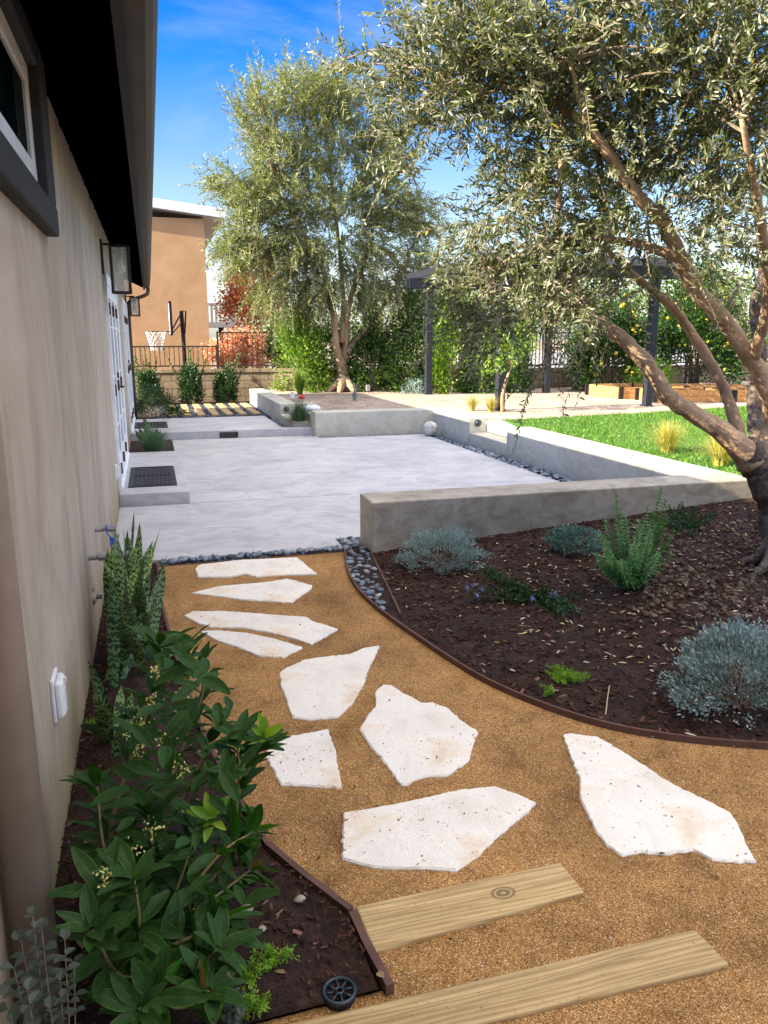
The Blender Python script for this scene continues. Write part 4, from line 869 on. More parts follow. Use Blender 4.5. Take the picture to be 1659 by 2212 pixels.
# ------------------------------------------------------------ olive trees
def olive(name,label,limbs,blobs,leafL,leafW,nl,mat_,blen,center,twr,droop=.35,trunkmat='trunkbark',group='olive trees',base=None,simple=False,sides=10,nleaf=36):
    e=empty(name,base,label,'tree',group)
    g=Geo(); allp=[]
    for k,(path,rad,mi) in enumerate(limbs):
        P=smoothpath(path,6); rr=np.interp(np.linspace(0,1,len(P)),np.linspace(0,1,len(rad)),rad)
        off=R.normal(0,1,(len(P),3))*rr[:,None]*.07; P=P+off
        g.tube(P,rr,sides+(4 if mi else 0),jit=.07 if mi==0 else .10,mi=mi); 
        if k: allp.append(P)
    allp=np.concatenate(allp)
    g.build('trunk',[M['bark'],M[trunkmat]],e,smooth=True)
    gb=Geo(); S_=[];T_=[]
    center=np.array(center)
    for c,rad,n,dr in blobs:
        c=np.array(c); 
        u=norm(R.normal(0,1,(n,3)))*R.uniform(.1,1,(n,1))**(1/2.6)
        P=c+u*np.array(rad)
        # branch feeding the blob from the nearest limb
        for q in ([c]+[P[R.integers(n)] for _ in range(max(2,n//22))]):
            dd=np.linalg.norm((allp-q)*np.array([1,1,1.3]),axis=1); j=np.argmin(dd+R.uniform(0,.25,len(dd))*dd.min()); a=allp[j]; mid=(a+q)/2+np.array([0,0,.12*np.linalg.norm(q-a)])+R.normal(0,.05,3)*np.linalg.norm(q-a)
            pa=smoothpath([a,mid,q],5); gb.tube(pa,np.linspace(twr*2.4,twr*.8,len(pa)),5)
        for p in P:
            d=norm(norm(p-center)*.7+R.normal(0,.55,3)+np.array([0,0,.15-dr])); l=blen*R.uniform(.6,1.25)
            q1=p+d*l*.5+np.array([0,0,-dr*l*.12]); q2=p+d*l+np.array([0,0,-dr*l*.55])
            S_.append(np.stack([p-d*l*.15,p+d*l*.2,q1,q2]))
    S_=np.array(S_)
    for s in S_: gb.tube(s,[twr*.7,twr*.55,twr*.4,twr*.2],3,cap=False)
    gb.build('branches',M['twig'],e)
    n=len(S_); nn=nleaf; t=np.linspace(.08,3,nn)[None].repeat(n,0); i=np.minimum(t.astype(int),2); f=(t-i)[...,None]
    idx=np.arange(n)[:,None]; P=S_[idx,i]*(1-f)+S_[idx,i+1]*f; T=norm(S_[idx,i+1]-S_[idx,i])
    A=norm(np.cross(T,R.normal(0,1,(n,1,3)))); sg=np.where(np.arange(nn)%2==0,1,-1)[None,:,None]
    D=norm(A*sg*1.0+T*R.uniform(.5,1.3,(n,nn,1))+R.normal(0,.3,(n,nn,3)))
    P=P.reshape(-1,3); D=D.reshape(-1,3); m_=len(P)
    keep=R.random(m_)<.93; P=P[keep];D=D[keep];m_=len(P)
    tone=np.clip(np.repeat(R.normal(.45,.13,n),nn)[keep]+R.normal(0,.16,m_),0,.97); tone[R.random(m_)<.004]=1
    g=Geo(); g.leaves(P,D,R.normal(0,1,(m_,3)),leafL*R.uniform(.6,1.15,m_),leafW*R.uniform(.8,1.1,m_),simple=simple,bend=.04,tone=tone,prof=(.3,.75,.85)); g.build('crown',M[mat_],e)
    return e
def L3(P): return [AY(*p) for p in P]
def blobs(spec,k):
    out=[]
    for px,py,Y,rx,ry,n,dr in spec:
        c=AY(px,py,Y); d=np.linalg.norm(c-EYE)/FL; k2=k*(.72 if py>470 else 1.1 if px>1250 else .95); out.append((c,(rx*d,.42,ry*d),int(n*k2+.5),dr*.6))
    return out
tb=G(1690,1222,.19); 
limbs=[([tb+np.array([0,0,-.06]),AY(1682,1170,4.2),AY(1672,1090,4.25),AY(1645,1020,4.3),AY(1612,972,4.3)],[.16,.12,.105,.11,.105],1),
 (L3([(1622,1000,4.3),(1575,945,4.3),(1515,905,4.3),(1455,866,4.3),(1432,838,4.3),(1395,785,4.32),(1335,725,4.35),(1275,685,4.4),(1200,640,4.4),(1130,600,4.4),(1050,575,4.4)]),[.10,.074,.058,.053,.054,.050,.043,.036,.028,.02,.012],0),
 (L3([(1600,965,4.35),(1585,900,4.4),(1550,810,4.45),(1500,730,4.5),(1455,665,4.5),(1400,620,4.45),(1340,570,4.4),(1280,500,4.3)]),[.06,.042,.036,.034,.031,.026,.018,.01],0),
 (L3([(1650,1000,4.3),(1672,900,4.3),(1625,780,4.25),(1560,690,4.2),(1505,625,4.15),(1470,555,4.1),(1430,480,4.05),(1380,425,4),(1325,345,3.95),(1265,250,3.9),(1230,130,3.8)]),[.10,.065,.057,.054,.051,.046,.040,.034,.026,.018,.01],0),
 (L3([(1690,1040,4.8),(1645,960,5.0),(1630,860,5.1),(1640,760,5.1),(1632,660,5.1),(1652,560,5),(1630,420,4.9),(1600,230,4.7),(1590,60,4.5)]),[.12,.075,.055,.05,.045,.042,.035,.025,.012],1),
 (L3([(1325,345,3.95),(1230,240,4.1),(1150,190,4.2),(1020,195,4.4),(930,150,4.5)]),[.03,.022,.018,.016,.008],0),
 (L3([(1275,685,4.4),(1235,600,4.4),(1205,510,4.3),(1210,400,4.2),(1215,250,4.1),(1205,80,4)]),[.03,.024,.02,.016,.012,.008],0),
 (L3([(1470,555,4.1),(1340,520,4.2),(1200,520,4.3),(1080,570,4.4)]),[.032,.024,.018,.008],0),
 (L3([(1625,780,4.25),(1660,640,3.9),(1640,450,3.6),(1600,250,3.4)]),[.04,.03,.022,.012],0)]
for k in range(6):
    a=k*1.1; limbs.append(([tb+np.array([cos(a)*.05,sin(a)*.05,.16]),tb+np.array([cos(a)*.14,sin(a)*.14,.04]),tb+np.array([cos(a)*.25,sin(a)*.25,-.03])],[.06,.04,.02],1))
spec=[(955,120,4.5,85,90,44,.1),(1050,50,4.2,110,100,60,.1),(1200,70,4.0,140,110,85,.1),(1370,80,3.8,140,120,80,.1),(1540,90,3.6,120,120,62,.1),(1640,120,3.5,90,130,45,.2),(1600,300,3.7,90,130,60,.3),(1470,270,3.9,120,120,60,.3),(1300,240,4.1,130,100,75,.2),(1130,190,4.3,110,80,62,.2),(985,210,4.5,80,60,40,.35),(860,190,4.7,55,55,17,.15),(770,150,4.9,70,20,5,.0),
(1130,340,4.4,70,80,42,.4),(1250,390,4.3,120,100,70,.4),(1420,420,4.1,110,90,52,.4),(1570,480,3.9,80,90,40,.5),(1110,500,4.4,80,80,46,.6),(1010,560,4.5,50,70,24,.8),(1070,640,4.3,90,60,44,.9),(1200,570,4.3,110,80,62,.7),(1330,530,4.3,90,70,44,.6),(1200,690,4.2,80,40,12,1.1),(1440,570,4.2,60,50,9,.7),(1620,600,4.2,50,60,12,.7),(1180,790,4.1,25,40,2,1.3),(1300,640,4.2,80,40,7,1.0),(900,320,4.7,50,60,15,.6)]
olive('olive_tree','large leaning olive tree with several limbs at the right, rooted in the mulch bed',limbs,blobs(spec,1.8),.047,.0112,0,'olive',.33,AY(1400,500,4.2),.0042,base=tb)
fb=G(742,846,.38)
limbs=[([fb+np.array([0,0,-.05]),AY(742,820,18.6),AY(738,790,18.6),AY(735,770,18.6)],[.34,.17,.135,.15],0),
 (L3([(735,790,18.6),(725,740,18.5),(722,690,18.5),(712,640,18.4),(690,560,18.3),(640,480,18.2),(590,380,18.1),(575,250,18)]),[.11,.095,.085,.075,.06,.045,.033,.015],0),
 (L3([(742,790,18.6),(748,730,18.7),(750,680,18.7),(765,620,18.8),(790,560,18.9),(810,450,18.9),(800,300,18.8)]),[.10,.08,.07,.06,.045,.03,.015],0),
 (L3([(745,780,18.6),(765,740,18.6),(800,700,18.6),(835,650,18.6),(870,590,18.6),(900,500,18.7),(900,400,18.8)]),[.085,.065,.055,.045,.035,.022,.012],0),
 (L3([(738,740,18.6),(742,660,18.9),(735,560,19.1),(720,420,19.2),(700,250,19.1),(690,180,19)]),[.08,.06,.05,.04,.03,.015],0)]
for k in range(6):
    a=k*1.05; limbs.append(([fb+np.array([0,0,.3]),fb+np.array([cos(a)*.3,sin(a)*.3,.08]),fb+np.array([cos(a)*.42,sin(a)*.42,-.05])],[.13,.08,.03],0))
spec=[(560,260,18.3,50,60,50,-.1),(640,220,18.5,60,60,80,-.2),(710,230,18.7,60,60,80,-.3),(790,260,18.7,60,60,70,-.1),(600,350,18.3,70,60,110,0),(700,330,18.6,90,70,150,0),(820,340,18.8,80,70,120,0),(490,400,18.2,40,30,30,.2),(560,440,18.2,70,60,120,.3),(680,440,18.4,100,70,190,.2),(820,440,18.8,90,70,170,.3),(900,470,18.9,50,60,80,.4),(530,530,18.2,60,50,100,.5),(640,540,18.3,90,60,170,.5),(780,540,18.5,90,60,170,.5),(890,570,18.7,55,60,90,.6),(590,620,18.2,60,35,80,.8),(690,620,18.3,60,35,70,.7),(810,620,18.5,70,35,80,.7),(900,640,18.7,40,35,45,.8),(560,190,18.6,15,20,5,-.5)]
def fblobs(spec,k):
    out=[]
    for px,py,Y,rx,ry,n,dr in spec:
        c=AY(px,py,Y); d=np.linalg.norm(c-EYE)/FL; out.append((c,(rx*d*.8,.8,ry*d*.8),int(n*k*R.uniform(.6,1.3)),dr))
    return out
olive('olive_tree','rounded far olive tree with pale trunk standing on the gravel',limbs,fblobs(spec,1.75),.12,.026,0,'olive2',.62,AY(720,520,18.6),.010,trunkmat='bark',base=fb,simple=True,sides=8,nleaf=30)
# ------------------------------------------------------------ house on the left
HX=-.38
h=empty('stucco_house',(-2,8,0),'grey beige stucco house with dark eave filling the left side','house')
g=Geo(); g.prism([(-6,-8),(HX,-8),(HX,15.9),(-6,15.9)],-.1,2.78); g.build('wall',M['stucco'],h)
g=Geo() # eave boards
V=[(-.42,-3,2.76),(-.04,-3,2.62),(-.04,16.3,2.62),(-.42,16.3,2.76)]
g.add(V+[(a,b_,c_+.05) for a,b_,c_ in V],[[0,1,2,3],[7,6,5,4],[0,4,5,1],[1,5,6,2],[2,6,7,3],[3,7,4,0]])
g.build('eave',M['soffit'],h)
rt=None
for i in range(34):
    y=-2.6+i*.56
    if rt is None:
        g=Geo(); g.add([(-.41,y,2.76),(-.05,y,2.62),(-.05,y+.045,2.62),(-.41,y+.045,2.76),(-.41,y,2.745),(-.05,y,2.575),(-.05,y+.045,2.575),(-.41,y+.045,2.745)],[[0,1,2,3],[7,6,5,4],[0,4,5,1],[1,5,6,2],[2,6,7,3],[3,7,4,0]])
        rt=g.build('rafter_tail',M['soffit'],h)
    else:
        o=rt.copy(); C.objects.link(o); o.parent=h; o.location=(0,.56*i,0)
g=Geo(); g.box(-.045,-.012,-3,16.3,2.555,2.78); g.build('fascia',M['fascia'],h)
g=Geo(); prof=[(-.012,2.60),(.05,2.60),(.075,2.63),(.09,2.67),(.10,2.745),(.085,2.75),(-.012,2.75)]
for Y0,Y1 in ((-3,16.4),):
    n=len(prof); V=[(x,Y0,z) for x,z in prof]+[(x,Y1,z) for x,z in prof]
    g.add(V,[[i,(i+1)%n,n+(i+1)%n,n+i] for i in range(n)]+[list(range(n))[::-1],list(range(n,2*n))])
g.build('gutter',M['gutter'],h)
g=Geo(); g.add([(-6.4,-8.2,3.9),(-3.4,-8.2,4.0),(.02,-8.2,2.79),(.02,17.2,2.79),(-3.4,17.2,4.0),(-6.4,17.2,3.9)],[[0,1,4,5],[1,2,3,4]]); g.add([(-6.4,-8.2,3.84),(-3.4,-8.2,3.94),(-.02,-8.2,2.765),(-.02,17.2,2.765),(-3.4,17.2,3.94),(-6.4,17.2,3.84)],[[5,4,1,0],[4,3,2,1]])
g.build('roof',M['fascia'],h)
g=Geo(); g.prism([(-3.4,15.91),(-6,15.91),(-6,15.8),(-3.4,15.8)],2.5,2.9); g.add([(-6,15.9,2.78),(HX,15.9,2.78),(-3.4,15.9,3.9)],[[0,1,2]]); g.add([(-6,-8,2.78),(HX,-8,2.78),(-3.4,-8,3.9)],[[2,1,0]]); g.build('gable',M['stucco'],h)
# downspout at the far end and the near one
g=Geo(); g.tube(smoothpath([(.04,16.25,2.62),(.04,16.22,2.52),(-.02,16.15,2.45),(-.25,16.05,2.36),(-.33,16.02,2.28),(-.34,16.02,2.1),(-.34,16.02,.1)],4),.035,10); g.build('downspout',M['gutter'],h,smooth=True)
g=Geo(); c0=(-.327,1.63); g.tube([(c0[0],c0[1],.0),(c0[0],c0[1],2.6)],.047,20); g.build('downspout',M['gutterd'],h,smooth=True)
# high window with dark trim
X1=HX+.05
f=Geo(); f.box(HX-.01,X1,1.2,3.66,2.06,2.175); f.box(HX-.01,X1-.002,3.40,3.66,2.175,2.73); f.box(HX-.01,X1-.002,1.2,1.45,2.175,2.73); f.box(HX-.01,X1-.003,1.45,3.40,2.63,2.73)
f.build('window_trim',M['trim'],h,bevel=.01)
xx=HX+.012
f=Geo(); f.box(HX-.01,xx,1.45,3.40,2.175,2.285); f.box(HX-.01,xx-.001,3.33,3.40,2.285,2.56); f.box(HX-.01,xx-.001,1.45,1.52,2.285,2.56); f.box(HX-.01,xx,1.45,3.40,2.56,2.63); f.box(HX-.01,xx-.002,2.3,2.34,2.285,2.56)
f.build('window_frame',M['vinyl'],h,bevel=.004)
f=Geo(); f.box(HX-.005,HX+.003,1.52,3.33,2.285,2.56); f.build('window_pane',M['darkglass'],h)
# doors
def doors(y0,y1,zs,nleaf_,hand):
    f=Geo(); zt=2.16; X=HX
    f.box(X-.02,X+.03,y0,y0+.09,zs,zt); f.box(X-.02,X+.03,y1-.09,y1,zs,zt); f.box(X-.02,X+.031,y0-.0,y1,zt,zt+.1); f.box(X-.02,X+.045,y0+.09,y1-.09,zs-.0,zs+.035)
    f.build('door_frame',M['white'],h,bevel=.004)
    wd=(y1-y0-.18)/nleaf_
    for i in range(nleaf_):
        a=y0+.09+i*wd+.004; b_=a+wd-.008; f=Geo(); xo=X+.022
        f.box(X-.02,xo,a,a+.105,zs+.04,zt-.004); f.box(X-.02,xo,b_-.105,b_,zs+.04,zt-.004); f.box(X-.02,xo-.001,a+.105,b_-.105,zs+.04,zs+.30); f.box(X-.02,xo-.001,a+.105,b_-.105,zt-.12,zt-.004)
        for kx_ in (.6,1.1,1.6): f.box(X-.02,xo-.006,a+.105,b_-.105,zs+kx_,zs+kx_+.02)
        d=f.build('door',M['white'],h,bevel=.004)
        f=Geo(); f.box(X-.01,X+.006,a+.1,b_-.1,zs+.29,zt-.11); f.build('door_pane',M['darkglass'],d)
        for hz in (.22,1.0,1.78):
            f=Geo(); f.cyl((xo+.012,a-.004,zs+hz-.055),(xo+.012,a-.004,zs+hz+.055),.012,8); f.box(xo,xo+.006,a-.02,a+.03,zs+hz-.05,zs+hz+.05); f.build('hinge',M['bronze'],d)
        if i==hand:
            f=Geo(); yy=a+.06; z=zs+.98
            f.cyl((xo,yy,z),(xo+.012,yy,z),.03,14); f.cyl((xo+.01,yy,z),(xo+.055,yy,z),.011,8); f.tube([(xo+.055,yy-.01,z),(xo+.055,yy+.11,z-.004)],.011,8); f.cyl((xo,yy,z+.13),(xo+.02,yy,z+.13),.032,14)
            f.build('handle',M['black'],d)
doors(8.08,10.75,.147,3,1); doors(13.0,15.6,.152,3,1)
# lanterns
def lantern(y,z0,z1,lab):
    e=empty('wall_lantern',(HX,y,z1),lab,'lantern','black box lanterns on the house wall')
    cx,hx,hy=-.215,.078,.075
    f=Geo(); f.box(HX+.001,HX+.02,y-.06,y+.06,z1-.24,z1+.07); f.tube([(HX+.02,y,z1+.03),(cx,y,z1+.03)],.011,8); f.tube([(cx,y,z1+.03),(cx,y,z1)],.011,8); f.build('bracket',M['black'],e)
    f=Geo(); b=.012
    for sx in(-1,1):
        for sy in(-1,1): f.box(cx+sx*hx-b,cx+sx*hx+b,y+sy*hy-b,y+sy*hy+b,z0,z1)
    f.box(cx-hx-b,cx+hx+b,y-hy-b,y+hy+b,z1-.001,z1+.014)
    for sx in(-1,1): f.box(cx+sx*hx-b-.001,cx+sx*hx+b+.001,y-hy-b,y+hy+b,z0-.012,z0+.006)
    for sy in(-1,1): f.box(cx-hx,cx+hx,y+sy*hy-b-.001,y+sy*hy+b+.001,z0-.013,z0+.007)
    f.build('frame',M['black'],e)
    f=Geo()
    for sx in(-1,1): f.box(cx+sx*hx-.002,cx+sx*hx+.002,y-hy+b,y+hy-b,z0+.007,z1-.002)
    for sy in(-1,1): f.box(cx-hx+b,cx+hx-b,y+sy*hy-.002,y+sy*hy+.002,z0+.007,z1-.002)
    f.build('glass',M['clear'],e)
    f=Geo(); f.cyl((cx,y,z1),(cx,y,z1-.10),.018,12); bk=f.build('socket',M['black'],e)
    f=Geo(); f.ball((cx,y,z1-.19),.042,.042,.05,16,12); f.cyl((cx,y,z1-.10),(cx,y,z1-.16),.018,12,r2=.03); f.build('bulb',M['bulb'],e,smooth=True)
lantern(8.2-.2,2.07,2.47,'black glass box lantern with clear bulb, the nearer one on the wall')
lantern(15.78,2.06,2.38,'smaller looking far black lantern beyond the first doors')
# outlets, pipes
e=empty('outlet_cover',(HX,2.62,.49),'white bubble outlet cover low on the near wall','outlet cover')
f=Geo(); f.box(HX,HX+.012,2.55,2.67,.41,.56); f.build('base_plate',M['vinyl'],e,bevel=.004)
f=Geo(); f.prism([(HX+.0125,2.557),(HX+.030,2.56),(HX+.038,2.59),(HX+.038,2.635),(HX+.030,2.66),(HX+.0125,2.663)],.418,.545); f.build('cover',M['vinyl'],e,bevel=.008)
f=Geo(); f.box(HX+.039,HX+.045,2.60,2.615,.53,.545); f.box(HX+.0385,HX+.041,2.60,2.61,.43,.51); f.build('latch',M['vinyl'],e)
e=empty('outlet_cover',(HX,7.55,.42),'small white outlet cover beside the first door step','outlet cover')
f=Geo(); f.box(HX,HX+.02,7.5,7.6,.36,.50); f.build('base_plate',M['vinyl'],e,bevel=.004); f=Geo(); f.box(HX+.02,HX+.04,7.515,7.585,.375,.485); f.build('cover',M['vinyl'],e,bevel=.008)
e=empty('pipe_stub',(HX,4.8,.53),'capped grey pipe stub with a blue tag, uppermost on the wall','pipe')
f=Geo(); f.cyl((HX,4.8,.53),(HX+.10,4.8,.535),.014,12); f.cyl((HX+.075,4.8,.534),(HX+.12,4.8,.536),.022,8); f.build('pipe',M['galv'],e)
f=Geo(); f.tube(smoothpath([(HX+.07,4.8,.56),(HX+.065,4.775,.545),(HX+.075,4.775,.50),(HX+.09,4.775,.485)],4),.004,6); f.box(HX+.08,HX+.105,4.768,4.776,.43,.485); f.build('blue_tag',M['bluerub'],e)
e=empty('hose_pipe_valve',(HX,4.25,.51),'corroded grey valve pipe sticking out of the wall above the snake plant','pipe')
f=Geo(); f.cyl((HX,4.25,.51),(HX+.13,4.25,.515),.016,12); f.cyl((HX+.05,4.25,.512),(HX+.085,4.25,.513),.024,8); f.cyl((HX+.12,4.25,.515),(HX+.165,4.25,.515),.026,12); f.cyl((HX+.165,4.25,.515),(HX+.21,4.25,.513),.018,10); f.cyl((HX+.2,4.25,.513),(HX+.225,4.25,.512),.026,8)
f.build('pipe',M['galv'],e,smooth=False)
f=Geo(); f.cyl((HX+.135,4.25,.53),(HX+.135,4.25,.57),.017,8); f.cyl((HX+.137,4.25,.565),(HX+.15,4.25,.61),.010,8); f.ball((HX+.15,4.25,.625),.016,.016,.02,8,6); f.build('valve_stem',M['galv'],e)
e=empty('pipe_stub',(HX,4.3,.28),'broken pipe stub with crumbling plaster, lowest on the wall','pipe')
f=Geo(); f.cyl((HX,4.3,.28),(HX+.05,4.3,.28),.02,10); f.build('pipe',M['galv'],e); f=Geo(); f.ball((HX+.004,4.3,.28),.018,.045,.05,10,7,jit=.25); f.build('plaster_collar',M['pale'],e)
# drain cover in the near bed
p=G(733,2143,.020); e=empty('drain_cover',p,'round black spoked drain cover in the near left bed','drain cover')
f=Geo(); th=np.linspace(0,2*pi,33); f.tube([p+np.array([.040*cos(a),.040*sin(a),.004]) for a in th],.005,8,cap=False); f.tube([p+np.array([.010*cos(a),.010*sin(a),.004]) for a in th[::2]],.004,6,cap=False)
for k in range(8): a=k*pi/4; f.cyl(p+np.array([.01*cos(a),.01*sin(a),.004]),p+np.array([.038*cos(a),.038*sin(a),.004]),.003,6)
f.build('grille',M['cap'],e,smooth=True); f=Geo(); f.cyl(p+np.array([0,0,-.03]),p+np.array([0,0,-.006]),.040,24); f.build('pit',M['black'],e)
# ball
p=np.array([4.5,12.42,.02]); e=empty('ball',p,'scuffed white ball resting against the low wall on the pebbles','ball'); r=.125
f=Geo(); f.ball(p+np.array([0,0,r]),r,nu=28,nv=18); f.build('skin',M['ballm'],e,smooth=True)
f=Geo(); cc=p+np.array([0,0,r])
for ax in ((1,0,.2),(.2,.3,1),(-.3,1,.4)):
    ax=norm(np.array(ax,float)); u=norm(np.cross(ax,[.1,.9,.3])); v=np.cross(ax,u); f.tube([cc+(u*cos(a)+v*sin(a))*(r+.0005) for a in th],.0022,5,cap=False)
f.build('seams',M['iron'],e)
# toys by the sunny wall
p=G(652,862,.42); f=Geo(); f.ball(p+np.array([0,0,.04]),.07,.07,.045,12,8); f.build('toy',M['red'],base=p,smooth=True,label='red plastic toy beside the lavender',cat='toy')
p=G(632,860,.42); f=Geo(); f.cyl(p,p+np.array([0,0,.13]),.05,12,r2=.04); f.build('cup',M['vinyl'],base=p,label='small whitish cup left of the red toy',cat='cup')
for px,py,l in [(795,850,'small grey box shaped garden light right of the far olive trunk'),(838,840,'small garden light farther right at the foot of the hedge')]:
    p=G(px,py,.38); f=Geo(); f.cyl(p,p+np.array([0,0,.12]),.015,6); f.box(p[0]-.045,p[0]+.045,p[1]-.04,p[1]+.04,p[2]+.06,p[2]+.2); f.build('garden_light',M['galv'],base=p,bevel=.01,label=l,cat='garden light')
# ------------------------------------------------------------ pergola
pg=empty('pergola',(7.6,15,.38),'dark slate pergola with square posts standing on the gravel','pergola')
PP=[(6.09,17.0),(5.97,12.85),(8.95,16.7),(9.05,12.88)]
for x,y in PP:
    f=Geo(); f.box(x-.07,x+.07,y-.07,y+.07,.38,2.9); f.box(x-.09,x+.09,y-.09,y+.09,.378,.40); f.build('post',M['navy'],pg,bevel=.005)
for x0,y0,x1,y1 in [(5.55,12.87,9.6,12.87),(5.55,16.9,9.6,16.9)]:
    for dy in(-.095,.095):
        f=Geo(); f.box(x0,x1,y0+dy-.02,y0+dy+.02,2.72,2.93); f.build('beam',M['navy'],pg)
for i in range(12):
    x=5.7+i*.33; f=Geo(); f.box(x-.02,x+.02,12.4,17.4,2.932,3.06); f.build('rafter',M['navy'],pg)
# raised beds
def rbed(cx,cy,lx,ly,rot,lab,z1=.63):
    e=empty('raised_bed',(cx,cy,.38),lab,'raised bed','wooden raised beds on the gravel'); c_,s_=cos(rot),sin(rot)
    ax=((c_,s_,0),(-s_,c_,0),(0,0,1)); A=np.array(ax[0]);B=np.array(ax[1]); c=np.array([cx,cy,0])
    for k in range(2):
        z=.385+.12*k+.058
        for sg in(-1,1):
            f=Geo(); f.obox(c+B*sg*ly/2+np.array([0,0,z]),ax,lx/2,.02,.057); f.build('board',M['bedwood'],e,bevel=.003)
            f=Geo(); f.obox(c+A*sg*(lx/2-.02)+np.array([0,0,z]),ax,.02,ly/2-.021,.057); f.build('board',M['bedwood'],e,bevel=.003)
    for sa in(-1,1):
        for sb in(-1,1):
            f=Geo(); f.obox(c+A*sa*(lx/2+.002)+B*sb*(ly/2+.002)+np.array([0,0,.5]),ax,.045,.026,.125); f.obox(c+A*sa*(lx/2-.015)+B*sb*(ly/2-.02)+np.array([0,0,.5]),ax,.027,.06,.1245); f.build('corner_bracket',M['black'],e)
    f=Geo(); f.obox(c+np.array([0,0,.46]),ax,lx/2-.05,ly/2-.03,.08); f.build('soil',M['soil'],e)
rbed(10.15,15.2,1.2,1.35,.0,'wooden raised bed, leftmost one behind the pergola post')
rbed(10.45,13.75,1.5,.75,-.15,'wooden raised bed in front, nearest the lawn beside the pergola post')
rbed(12.1,13.4,1.5,.8,-.2,'front wooden raised bed partly behind the leaning olive limbs')
rbed(12.0,14.9,1.5,.8,-.1,'wooden raised bed in the back row to the right')
# ------------------------------------------------------------ block wall + fences
WP=[(-3.5,20.7),(3.0,20.2),(9.2,18.4),(16.5,19.6),(26,21)]
bw=empty('block_wall',(3,20,0),'tan split face block wall along the back of the yard','wall')
f=Geo(); fc=Geo(); acc=0
for (x0,y0),(x1,y1) in zip(WP[:-1],WP[1:]):
    l=math.hypot(x1-x0,y1-y0); d=np.array([x1-x0,y1-y0])/l; n_=np.array([-d[1],d[0]])*.1
    a=np.array([x0,y0]);b_=np.array([x1,y1]); 
    V=[(*(a-n_),-.1),(*(b_-n_),-.1),(*(b_-n_),.80),(*(a-n_),.80),(*(a+n_),-.1),(*(b_+n_),-.1),(*(b_+n_),.80),(*(a+n_),.80)]
    U=[(acc,-.1),(acc+l,-.1),(acc+l,.8),(acc,.8)]*2
    f.add(V,[[0,1,2,3],[5,4,7,6],[3,2,6,7]],uv=U)
    n2=n_*1.25; V=[(*(a-n2),.80),(*(b_-n2),.80),(*(b_-n2),.885),(*(a-n2),.885),(*(a+n2),.80),(*(b_+n2),.80),(*(b_+n2),.885),(*(a+n2),.885)]
    fc.add(V,[[0,1,2,3],[5,4,7,6],[3,2,6,7],[4,5,1,0]],uv=[(acc,.005),(acc+l,.005),(acc+l,.09),(acc,.09)]*2); acc+=l
f.build('blocks',M['block'],bw); fc.build('cap',M['block'],bw)
def fence(P,z0,z1,lab,sp=.115,matn='iron',bw_=.009):
    e=empty('iron_fence',(P[0][0],P[0][1],z0),lab,'fence'); fr=Geo(); fb_=Geo(); fp=Geo()
    for (x0,y0),(x1,y1) in zip(P[:-1],P[1:]):
        l=math.hypot(x1-x0,y1-y0); d=np.array([x1-x0,y1-y0,0])/l; nn=np.array([-d[1],d[0],0]); ax=(d,nn,(0,0,1))
        for z in (z0+.08,z1): fr.obox(((x0+x1)/2,(y0+y1)/2,z),ax,l/2,.018,.018)
        k=int(l/sp)
        for i in range(k+1):
            p=np.array([x0,y0,0])+d*l*i/k; fb_.obox(p+np.array([0,0,(z0+z1)/2+.04]),ax,bw_,bw_,(z1-z0)/2-.06)
        m_=max(1,int(round(l/2.3)))
        for i in range(m_+1):
            p=np.array([x0,y0,0])+d*l*i/m_; fp.obox(p+np.array([0,0,(z0+z1)/2]),ax,.024,.024,(z1-z0)/2+.03)
    fr.build('rail',M[matn],e); b=fb_.build('bars',M[matn],e); fp.build('posts',M[matn],e)
fence([(-3.0,20.66),(1.62,20.31)],.885,1.44,'low dark iron fence on the block wall, in front of the tan house')
fence([(1.65,20.305),(3.0,20.2),(9.2,18.4),(16.5,19.6)],.885,1.78,'taller dark iron fence on the block wall behind the hedges')
# neighbour's grey slat screen
e=empty('slat_screen',(11,22,0),'grey vertical slat screen beyond the block wall at right','fence'); f=Geo()
for i in range(70): f.box(9+i*.12,9+i*.12+.1,22.5,22.53,-.1,1.25)
f.build('slats',M['offwhite'],e); f=Geo(); f.box(9,17.4,22.535,22.57,.2,.3); f.box(9,17.4,22.535,22.57,1.0,1.1); f.build('rails',M['offwhite'],e)
# ------------------------------------------------------------ neighbour house, hoop, deck
nb=empty('tan_house',(-1,28,0),'neighbouring tan stucco house with pale sloped roof edge','house')
f=Geo(); f.prism([(-9,26),(1.86,26),(1.86,38),(-9,38)],-.1,5.25); f.build('wall',M['tan'],nb)
f=Geo(); z=lambda x:5.24-(x-2.5)*.105
for zz0,zz1,mt,nm,inset in ((.0355,.31,'paleblue','fascia',0),):
    V=[(-9.5,25.8,z(-9.5)+zz0),(2.5,25.8,z(2.5)+zz0),(2.5,39,z(2.5)+zz0),(-9.5,39,z(-9.5)+zz0)]; V2=[(a,b_,c_+zz1-zz0) for a,b_,c_ in V]
    f.add(V+V2,[[3,2,1,0],[4,5,6,7],[0,1,5,4],[1,2,6,5],[2,3,7,6],[3,0,4,7]]); f.build(nm,M[mt],nb)
f=Geo(); V=[(-9.5,25.85,z(-9.5)),(2.45,25.85,z(2.45)),(2.45,39,z(2.45)),(-9.5,39,z(-9.5))]; f.add(V+[(a,b_,c_+.035) for a,b_,c_ in V],[[3,2,1,0],[4,5,6,7],[0,1,5,4],[1,2,6,5],[2,3,7,6],[3,0,4,7]]); f.build('soffit',M['galv'],nb)
f=Geo(); f.tube(smoothpath([(2.42,25.6,5.16),(2.42,25.8,4.4),(2.3,25.95,4.2),(1.95,26.0,4.05),(1.9,26.05,3.8)],4),.035,8); f.build('downspout',M['galv'],nb)
